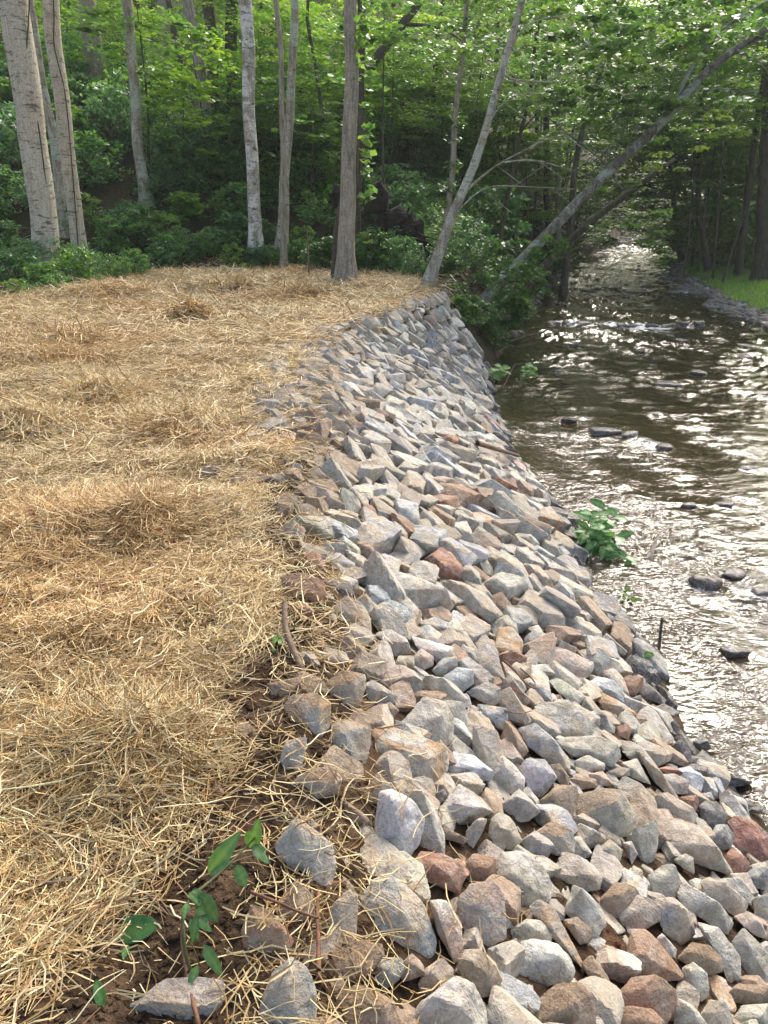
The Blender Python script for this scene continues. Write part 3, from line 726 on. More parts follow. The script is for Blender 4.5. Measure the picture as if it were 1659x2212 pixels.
    for P_, r0 in (([(1322, 362), (1325, 395), (1345, 410)], .06), ([(1440, 255), (1490, 150), (1560, 60), (1660, 0)], .08), ([(1590, 110), (1640, 130), (1665, 170)], .05), ([(1310, 372), (1345, 290), (1400, 190), (1440, 120)], .018), ([(1290, 400), (1320, 300), (1370, 180), (1410, 60)], .014),
                       ([(1345, 340), (1420, 180), (1480, 70)], .016), ([(1420, 265), (1470, 130), (1520, 10)], .018), ([(1320, 365), (1270, 320), (1200, 270), (1120, 190)], .03), ([(1480, 200), (1580, 190), (1640, 200)], .03)):
        limb(e, off, [at(a, b, 19.3+.15*i) for i, (a, b) in enumerate(P_)], r0*.75, r0*.25, 'mottled', 6)
    rg = np.random.default_rng(61); cen = []; rad = []
    def blob(n, cx, cy, sx, sy, y0, y1, r0=.3, r1=.6):
        for _ in range(n):
            cen.append(at(cx+rg.normal()*sx, cy+rg.normal()*sy, rg.uniform(y0, y1))); rad.append(rg.uniform(r0, r1))
    blob(60, 1270, 60, 130, 60, 17, 26); blob(56, 1400, 130, 100, 65, 17, 25); blob(40, 1500, 60, 100, 50, 17, 24); blob(34, 1190, 150, 70, 70, 20, 27); blob(26, 1320, 250, 90, 40, 20, 27); blob(15, 1440, 215, 60, 28, 18, 23, .25, .45); blob(10, 1270, 200, 60, 30, 19, 26, .25, .45); blob(10, 1590, 40, 50, 40, 18, 24)
    spray(e, off, cen, rad, 62, .13, (.085, .17, .045), 62, .22, .95)
    cen.clear(); rad.clear()
    blob(7, 1455, 300, 45, 28, 20, 25, .2, .4); blob(6, 1390, 330, 40, 30, 20, 25, .2, .4); blob(7, 1550, 255, 50, 25, 20, 26, .25, .45); blob(5, 1620, 235, 40, 25, 20, 26, .25, .45)
    spray(e, off, cen, rad, 50, .13, (.12, .21, .03), 63, .2, .95)
    cen.clear(); rad.clear(); blob(8, 1345, 455, 35, 20, 19, 22, .2, .36); blob(7, 1400, 490, 28, 22, 19, 21, .2, .36); blob(5, 1430, 525, 18, 15, 19, 20.5, .15, .25); blob(3, 1440, 565, 10, 15, 19, 20, .12, .2)
    spray(e, off, cen, rad, 46, .12, (.085, .165, .045), 64, .22, .9)
    cen = [at(a+rg.normal()*14, b+rg.normal()*12, 17.7) for a, b in [(1070, 640), (1100, 590), (1130, 575), (1150, 600), (1170, 560), (1190, 530), (1120, 620), (1060, 600), (1200, 545), (1090, 560), (1150, 545)]*2]
    spray(e, off, cen, [.2]*len(cen), 26, .14, (.06, .14, .03), 65, .7, .5, .7, name='ivy')
    T[24] = grow_tree('thin dark limb leaning low over the water under the stout leaning trunk', 'dark', [(1195, 560, 17), (1235, 520, 16), (1273, 483, 15), (1373, 403, 12), (1456, 343, 7)], Y=25, dy=.1, top=0, crown=0)
    e, Q, off = T[24]; limb(e, off, [at(1215, 552, 25), at(1280, 492, 25.2), at(1310, 470, 25.3)], .03, .012, 'dark', 5)
    T[25] = grow_tree('dark slightly leaning trunk behind the crossing of the two leaning ones', 'dark', [(1227, 525, 15), (1238, 410, 13), (1250, 317, 12), (1270, 253, 11), (1292, 170, 10), (1310, 107, 8)], Y=31, top=17, crown=3.4, ci=1)
    T[26] = grow_tree('thin dark crooked stem left of the crossing, branching near the top', 'dark', [(1090, 470, 9), (1107, 345, 9), (1128, 270, 8), (1152, 160, 8), (1158, 68, 7), (1176, 0, 6)], Y=26, top=14, crown=2.4, ci=2)
    e, Q, off = T[26]; limb(e, off, [at(1126, 283, 26), at(1160, 245, 26), at(1190, 205, 26)], .03, .01, 'dark', 5)
    # far bank
    T[27] = grow_tree('dark forked trunk on the far bank above the cobbles', 'dark', [(1522, 540, 13), (1512, 480, 12), (1508, 400, 12), (1512, 300, 11)], Y=40, top=13, crown=4.2, ci=5, col=(.10, .19, .035), cscale=(1.1, 1.1, .7))
    T[28] = grow_tree('slim dark trunk on the far bank before the sunlit strip', 'dark', [(1602, 525, 15), (1612, 430, 15), (1625, 340, 14), (1638, 260, 14)], Y=36, top=15, crown=4.5, ci=7, col=(.09, .175, .035), cscale=(1.1, 1.1, .7))
    T[29] = grow_tree('massive dark trunk at the far bank where the picture ends', 'dark', [(1650, 530, 38), (1655, 400, 36), (1662, 250, 34)], Y=34, top=16, crown=5, ci=4, col=(.08, .15, .035), cscale=(1.1, 1.1, .7))
    T[30] = grow_tree('short dark trunk leaning beside the far bend of the water', 'dark', [(1470, 545, 13), (1462, 500, 13), (1455, 450, 11)], Y=50, top=11, crown=3.8, ci=6, col=(.10, .19, .035), cscale=(1.1, 1.1, .8))
    T[31] = grow_tree('dead bare sapling leaning over the cobbles of the far bank', 'dark', [(1478, 598, 5), (1486, 520, 4), (1492, 430, 3), (1500, 320, 2)], Y=35, top=0, crown=0, flare=False, sides=6)
    e, Q, off = T[31]
    for k in range(5):
        q = Q[3+2*k, :3]; limb(e, off, [q, q+[(.5 if k % 2 else -.5), .1, -.2], q+[(.8 if k % 2 else -.7), .1, -1.0]], .02, .008, 'dark', 4)
    # slim stems deeper in the wood, each where its own foot is
    slim = [(145, 205, 17, 41, 'dark'), (305, 240, 16, 43, 'dark'), (330, 180, 12, 50, 'dark'), (560, 260, 14, 44, 'dark'), (585, 300, 9, 38, 'dark'), (660, 330, 12, 42, 'dark'), (830, 390, 10, 50, 'dark'), (860, 380, 8, 55, 'dark'), (1005, 430, 9, 46, 'dark'), (1040, 440, 8, 50, 'dark'), (1065, 430, 10, 44, 'dark'),
            (1165, 460, 9, 48, 'dark'), (1208, 470, 12, 40, 'grey'), (1228, 120, 9, 60, 'grey'), (1183, 470, 14, 36, 'dark'), (1545, 470, 10, 58, 'dark'), (1578, 470, 9, 62, 'dark'), (1110, 450, 6, 38, 'dark'), (735, 340, 9, 48, 'dark'), (20, 240, 20, 44, 'dark'), (250, 190, 14, 48, 'dark')]
    SLIM = ['dim stem between the pale vine trunk and the thickest trunk', 'dim stem just left of the slender mottled trunk', 'thin stem right of the slender mottled trunk', 'dark stem right of the white flecked trunk', 'very thin stem before the smooth leaning grey trunk', 'dark stem left of the wiggly one', 'slim stem right of the lone straw tree', 'thread thin stem left of the straight dark trunk',
            'thin stem right of the close dark pair', 'thread thin stem behind the pale leaning trunk', 'dark slim stem between pale leaning trunk and crooked stem', 'thin stem right of the crooked dark stem', 'greyish slim stem behind the crossing of leaning trunks', 'pale slim stem high above the crossing', 'stout slim stem below the crossing, toward the wood',
            'dark stem right of the forked far bank trunk', 'dark stem left of the slim far bank trunk', 'thread thin stem touching the crooked dark stem', 'thin stem hard left of the lone straw tree', 'dim stem left of the thickest pale trunk', 'dim stem right of the broad dark slope trunk']
    for i, (px, py, wd, Y, bk) in enumerate(slim):
        ln = random.uniform(-14, 14)
        grow_tree(SLIM[i], bk, [(px, py, wd), (px+ln*.5+3*math.sin(i), py/2, wd*.92), (px+ln, -20, wd*.85)], Y=Y, top=20, crown=3.4 if i % 2 else 2.6, ci=i % 4, group='slim stems deep in the wood', sides=8)
    return T
TREES = build_trees()

# understorey trees: thin stem, layered crown of leaf sprays seen between the trunks
MARKS = [(100, 450, 'the thickest pale trunk'), (155, 480, 'the pale trunk with the dark vine'), (210, 150, 'the broad dark slope trunk'), (312, 400, 'the slender mottled trunk'), (440, 240, 'the furrowed leaning trunk'), (505, 220, 'the thick dark brown trunk'), (550, 480, 'the white flecked trunk'),
         (610, 480, 'the smooth leaning grey trunk'), (750, 500, 'the lone straw tree'), (690, 200, 'the wiggly stem'), (889, 380, 'the straight dark trunk beyond it'), (925, 380, 'the close dark pair'), (962, 450, 'the creeper wrapped trunk'), (1000, 430, 'the pale leaning trunk'), (1120, 400, 'the crooked dark stem'), (1180, 500, 'the stout leaning trunk'),
         (1240, 400, 'the dark trunk at the crossing'), (1330, 360, 'the raised end of the stout trunk'), (1380, 500, 'the far water'), (1515, 450, 'the forked far trunk'), (1605, 430, 'the slim far bank trunk'), (1655, 400, 'the massive far bank trunk'), (1460, 500, 'the short leaning far trunk')]
MARKS[10] = (889, 380, 'the straight dark trunk')
USED = {}
def relate(noun, x, y, z):
    """a label from what the plant stands beside in the picture"""
    px, py, dep = to_px(np.array([x, y, z]))
    px = float(px); py = float(py)
    m = min(MARKS, key=lambda m: math.hypot(m[0]-px, (m[1]-py)*.7))
    dx, dy = px-m[0], py-m[1]
    rel = ('right of' if dx > 0 else 'left of') if abs(dx) > abs(dy)*.8 else ('at the foot of' if dy > 0 else 'high beside')
    near = 'close ' if len(noun.split()) < 6 and math.hypot(dx, dy) < 45 and rel[-2:] == 'of' and rel[0] != 'a' else ''
    for n in ['', 'second ', 'third ', 'fourth ', 'fifth ', 'sixth ', 'seventh ', 'eighth ', 'ninth ', 'tenth ', 'eleventh ', 'twelfth ', 'thirteenth ', 'fourteenth ', 'fifteenth ', 'sixteenth ', 'seventeenth ', 'eighteenth ', 'nineteenth ', 'twentieth ']:
        lab = f"{n}{noun} {near}{rel} {m[2]}"
        if len(lab.split()) > 16: lab = lab.replace(' leaved', '')
        if len(lab.split()) > 16: lab = lab.replace(' by straw', '')
        if len(lab.split()) > 16: lab = lab.replace(' close ', ' ').replace(' with the dark vine', '')
        if lab not in USED: break
    USED[lab] = 1
    return lab
def build_understorey():
    spots = []
    r = np.random.default_rng(88)
    for px, py, Y, s in [(300, 60, 24, 1.5), (420, 170, 25, 1.4), (400, 250, 24, 1.1), (230, 130, 33, 2.6), (90, 150, 36, 2.6), (560, 120, 30, 2.2), (640, 170, 28, 2.2), (670, 260, 25, 1.6), (590, 300, 26, 1.7), (720, 150, 33, 2.6), (850, 170, 30, 2.4), (870, 280, 34, 2.6), (960, 230, 33, 2.4), (980, 340, 32, 2.2), (830, 80, 22, 1.3),
                          (1050, 120, 33, 2.8), (1060, 300, 36, 2.6), (1130, 380, 34, 2.2), (1170, 240, 36, 2.6), (1250, 350, 42, 3.0), (1340, 330, 46, 3.2), (1200, 430, 42, 2.4), (1310, 415, 56, 2.6), (1420, 400, 52, 3.6), (1500, 330, 44, 3.6), (1560, 400, 42, 3.0), (1620, 330, 40, 3.4), (1580, 160, 36, 3.4), (1650, 440, 42, 2.6), (1480, 220, 48, 4.0),
                          (1350, 200, 52, 4.5), (1240, 120, 48, 4.2), (1110, 60, 44, 4.0), (950, 60, 42, 3.6), (790, 40, 40, 3.4), (520, 40, 42, 3.4), (330, 40, 44, 3.2), (150, 50, 46, 3.4), (20, 80, 46, 3.2), (480, 200, 38, 2.6), (1400, 60, 44, 4.0), (1540, 60, 40, 3.8), (1640, 120, 34, 3.0), (730, 290, 30, 1.8), (1470, 450, 44, 2.6), (1450, 440, 60, 3.0), (1360, 440, 74, 2.6), (1250, 470, 58, 2.2), (1530, 250, 58, 5.0), (1600, 240, 54, 4.6), (1650, 330, 60, 5.0), (1700, 200, 46, 4.4), (1540, 400, 66, 5.0), (1600, 430, 64, 4.4), (1480, 100, 60, 5.0), (1600, 60, 56, 5.0), (1700, 400, 50, 4.0), (1440, 330, 80, 5.5), (1540, 130, 70, 6.0)]:
        c = at(px, py, Y); spots.append((c, s))
    for i, (c, s) in enumerate(spots):
        Y_ = c[1]
        x, y = c[0]+r.normal()*.3, c[1]
        sh, rs = float(shore(y)), float(rshore(y))
        if sh-.4 < x < rs+.5: x = sh-.6 if x-sh < rs-x else rs+.8
        z = float(height(x, y)); z = max(z, -1.3)
        e = empty('understorey_tree', (x, y, z))
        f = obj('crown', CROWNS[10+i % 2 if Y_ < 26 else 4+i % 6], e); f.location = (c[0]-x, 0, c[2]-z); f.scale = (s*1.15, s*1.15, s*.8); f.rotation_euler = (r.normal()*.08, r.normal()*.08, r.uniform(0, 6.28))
        g = GREENS[int(r.integers(0, 6))]; br = 1.25 if c[2] > 4 else 1.0  # higher crowns get a brighter leaf colour, standing in for stronger light
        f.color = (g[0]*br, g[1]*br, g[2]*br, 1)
        hgt = max(c[2]-z+.4*s, .8); lean = r.normal()*.08
        Q = resample(np.array([[0, 0, -.3], [lean*hgt*.5+.1, 0, hgt*.5], [c[0]-x, 0, hgt]]), .5)
        V, F = tube(Q, np.linspace(.035+.01*s, .012, len(Q)), 7, i, .1); obj('trunk', mesh_np('thin_trunk', V, F, True, BARK['dark']), e)
        if i < 5 or i == 14: lab = ['young maple with hanging leaves in front of the slim mottled trunk', 'young leafy tree before the furrowed leaning trunk', 'low leafy tree on the slope under the furrowed leaning trunk', 'leafy young tree beside the broad dark trunk', 'leafy young tree behind the thickest pale trunk'][i] if i < 5 else 'leafy sapling whose bright leaves hang beside the lone straw tree'
        else: lab = relate(('bright ' if br > 1 else 'shaded ')+('wide' if s > 2.8 else 'slim')+' leafy understorey tree', c[0], c[1], c[2])
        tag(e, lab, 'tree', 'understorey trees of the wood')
build_understorey()

def build_far_wood():
    r = np.random.default_rng(99); P = []; Vv = []
    for i in range(540):
        y = r.uniform(46, 118); px = r.uniform(-250, 1950) if i < 420 else r.uniform(1420, 2000)
        c = at(px, 300, y); x = c[0]
        if shore(y)-2 < x < rshore(y)+2 and y < 105: continue
        g = max(float(base_height(x, y)), -1.3)
        h = r.uniform(.5, 19); s = r.uniform(1.8, 3.6)
        K = 8
        C = np.array([x, y, g+h])+r.normal(size=(K, 3))*np.array([s, s, s*.6])
        p, v = clump_points(r, C, r.uniform(.8, 1.6, K), 26, .35)
        P.append(p); Vv.append(v)
    P = np.concatenate(P); Vv = np.concatenate(Vv)
    o = obj('distant_wood', leaf_mesh('distant_wood', P, .42, r, var=Vv, tilt=.6, aspect=.75)); o.color = (.13, .23, .03, 1)
    tag(o, 'far green wood closing the view behind the trunks', 'wood', kind='stuff')
build_far_wood()

def build_shrubs():
    r = np.random.default_rng(123); n = 0; got = []
    dk = [(.075, .175, .06), (.085, .19, .055), (.07, .16, .06), (.115, .22, .04), (.085, .185, .08)]
    for k in range(6000):
        y = r.uniform(16.5, 42); x = r.uniform(-18, 12)
        px, py, dep = to_px(np.array([x, y, float(base_height(x, y))+.6]))
        if not (-120 < px < 1300): continue
        if x > edge(y)-.2: continue
        d = y-straw_far(x)
        if y > 30 and r.random() < .4: continue
        if x > -.5 and y < 20: continue
        if d < .35: continue
        if 170 < px < 235 and 270 < py < 360 and y > 24: continue       # the bare cut bank
        s = r.uniform(.55, 1.1)*(1+.02*(y-18))*(.62 if d < 1.0 else 1)
        if got and np.min(np.hypot(np.array([g[0] for g in got])-x, np.array([g[1] for g in got])-y)) < .50*s+.010*(y-16): continue
        got.append((x, y)); n += 1
        near = d < 2.0
        ci = int(r.integers(0, 5)); c = dk[ci]; si = int(r.integers(0, 8))
        noun = ('large ' if s > 1.05 else 'low ' if s < .6 else '')+('blue green', 'deep green', 'dull green', 'yellow green', 'grey green')[ci]+(' broad leaved', ' fine leaved', ' broad leaved', ' fine leaved', ' leafy', ' large leaved', ' narrow leaved', ' leafy')[si]+' shrub'+(' by straw' if near else '')
        lab = relate(noun, x, y, float(base_height(x, y))+.6)
        add_shrub(si, x, y, s, r.uniform(.8, 1.35), c, lab, 'shrubs of the wood edge')
        if len(got) > 205: break
    for k in range(84):                                      # low weeds where straw and wood meet, and round the feet of the trunks
        px = r.uniform(-40, 940); x = float(np.interp(px, [-40, 0, 450, 940], [hit(q, 640 if q < 150 else 590, rise)[0] for q in (-40, 20, 450, 900)])); y = float(straw_far(x))+abs(r.normal(scale=.5))-.15
        if k < 14: tx, ty = [(553, 548), (606, 557), (106, 602), (180, 578), (575, 556), (640, 560), (520, 565)][k % 7]; p = hit(tx+r.normal()*16, ty+6, base_height); x, y = p[0], p[1]-.25
        add_shrub(int(r.integers(0, 8)), x, y, r.uniform(.26, .52), r.uniform(.8, 1.5), dk[int(r.integers(0, 5))], relate('low weedy clump by straw', x, y, float(base_height(x, y))+.2), 'weeds of the wood edge')
    # shrubs and creeper on the creek bank, from the end of the stones back to the bend
    for i, (px, py, Y, s, lab) in enumerate([(1000, 690, 15.6, .55, 'bright creeper bush hanging at the end of the stone bank'), (1040, 655, 16.6, .6, 'bush with five fingered leaves at the foot of the stout leaning trunk'), (985, 650, 16.6, .5, 'low bush on the lip of the bank next to the pale leaning trunk'),
                               (960, 600, 18.6, .6, 'bush behind the foot of the pale leaning trunk'), (1010, 590, 18.8, .8, 'tall bush between the two leaning trunks'), (1060, 560, 20.5, .9, 'rounded bush under the stout leaning trunk'), (1110, 590, 20.0, .8, 'leafy bush over the water beside the stout trunk'), (1150, 600, 22.5, .8, 'leafy bush over the water beyond the stout trunk'),
                               (1100, 520, 25, 1.2, 'large bush behind the stout leaning trunk'), (1180, 560, 27, 1.0, 'bush at the foot of the thin dark limb'), (1040, 480, 27, 1.3, 'large bush in the shade between leaning trunks'), (1230, 545, 36, 1.2, 'grassy bush on the bank before the bend'), (1260, 530, 46, 1.6, 'bush on the bank near the far riffles'),
                               (860, 575, 19.3, .75, 'pale leafed bush in front of the dark hollow'), (800, 570, 19.2, .45, 'small bush beside the lone straw tree'), (835, 560, 18.9, .4, 'sparse bush with white flecks near the lone tree'), (900, 590, 19.0, .35, 'small spreading bush on the straw'), (1080, 660, 16.9, .4, 'leafy bush hanging down to the water at the end of the stones'),
                               (800, 520, 19.8, .8, 'bush behind the lone straw tree catching light'), (700, 540, 20.0, .7, 'bush between the lone tree and the smooth leaning trunk'), (1310, 520, 60, 2.0, 'dark bush on the bank at the far riffles')]):
        p = at(px, py, Y); x = min(p[0], float(shore(Y))-.1); g = float(height(x, Y))
        add_shrub((5, 2, 7, 5, 0, 2, 5, 7)[i % 8], x, Y, s, 1.0, (.05, .12, .03) if i % 3 else (.065, .14, .03), lab, 'bushes on the creek bank', z=min(g, p[2]-.3*s))
    for k in range(26):                                     # leafy weeds scattered over the green part of the bar
        y = r.uniform(24, 44); x = float(rshore(y))+r.uniform(.9, 6.5)
        add_shrub(int(r.integers(0, 8)), x, y, r.uniform(.18, .45), r.uniform(.6, 1.4), [(.12, .22, .05), (.09, .18, .05), (.15, .24, .05)][k % 3], relate(['yellow green', 'mid green', 'lime green'][k % 3]+' bar weed', x, y, float(base_height(x, y))+.2), 'weeds of the gravel bar')
    # right bank
    for i, (px, py, Y, s) in enumerate([(1470, 500, 56, 2.2), (1530, 520, 46, 1.5), (1580, 530, 42, 1.3), (1640, 520, 40, 1.3), (1500, 470, 60, 2.6), (1700, 520, 38, 1.6), (1560, 480, 54, 2.2), (1620, 470, 56, 2.4), (1440, 520, 66, 2.2), (1410, 515, 100, 3), (1360, 512, 108, 3.2), (1300, 512, 110, 3.2)]):
        p = at(px, py, Y); g = float(height(p[0], Y))
        add_shrub(i, p[0], Y, s, .9, (.095, .17, .035), ['dark bush by the far bend', 'bush on the far bank behind the cobbles', 'yellow green bush on the far bank below the slim trunk', 'bush on the far bank at the massive trunk', 'tall bush deep on the far bank', 'bush beyond the massive trunk', 'bush before the sunlit strip', 'bush behind the sunlit strip', 'bush where the creek turns away', 'wide bush closing the creek at the far end', 'wide bush above the distant white water', 'wide bush left of the distant white water'][i], 'bushes on the far bank', z=max(g, -1.2))
build_shrubs()

# dark upturned root mass in the wood edge
def build_rootball():
    e = empty('fallen_root_plate', (*at(850, 590, 20.6)[:2], float(height(*at(850, 590, 20.6)[:2]))))
    b = np.array(e.location); e.scale = (.8, .8, .8)
    md = mat_plain('rotten_wood', (.006, .005, .004), (.03, .022, .015), 14, .95, .9)
    bl = cut_blocks(6, True); mb = MB()
    for (cx, cy, cz, sx, sy, sz, q) in [(0, 0, .75, .62, .3, .75, 0), (.45, .1, .5, .4, .3, .5, 1), (-.5, .1, .55, .4, .3, .5, 2), (.1, -.15, 1.35, .35, .25, .3, 3), (.65, .05, 1.0, .25, .2, .3, 4)]:
        V, f = bl[q]; V = V*np.array([sx, sy, sz]); V = V+(V/np.linalg.norm(V, axis=1)[:, None])*(.22*perlin(V*3.3, q)+.12*perlin(V*8, q+5))[:, None]; mb.add(V+[cx, cy, cz], f)
    obj('root_mass', mb.mesh('root_mass', md, False), e)
    V, f = bl[5]; V = V*np.array([.3, .25, .4]); V = V+V*(.5*perlin(V*5, 3))[:, None]; obj('earth_clod', mesh_np('earth_clod', V+[-.55, .1, 2.0], f, False, md), e)
    V, f = bl[3]; V = V*np.array([.22, .2, .34]); V = V+V*(.5*perlin(V*6, 4))[:, None]; obj('earth_clod', mesh_np('earth_clod', V+[-1.7, .1, 2.0], f, False, md), e)
    r = np.random.default_rng(54)
    for k in range(22):
        a = r.uniform(-2.2, 2.2); L = r.uniform(.5, 1.5)
        q = np.array([[.1*a, -.2, .8], [.5*a, -.55, .9+.4*math.cos(a)], [.5*a+.5*L*math.sin(a), -.7, .8+L*math.cos(a)*.7-.2]])
        Q = resample(q, .12); V, F = tube(Q, np.linspace(.05, .012, len(Q)), 6, k, .25); obj('root', mesh_np('root', V, F, True, md), e)
    V, F = tube(resample(np.array([[.9, -.3, .9], [1.05, -.5, .4], [1.2, -.6, -.1]]), .1), np.full(11, .07)[:len(resample(np.array([[.9, -.3, .9], [1.05, -.5, .4], [1.2, -.6, -.1]]), .1))], 7, 1, .15); obj('root', mesh_np('root', V, F, True, md), e)
    tag(e, 'dark upturned root plate of a fallen tree in the shade behind the lone straw tree', 'root plate')
build_rootball()

# ------------------------------------------------------------------ the stone bank: stones traced one by one, then the rest of the heap
PANEL = {'A': (0, 2340, 1/1.4747), 'B': (900, 2340, 1/1.4747), 'C': (1880, 2340, 1/1.4747), 'E': (900, 1100, 1100/1659)}
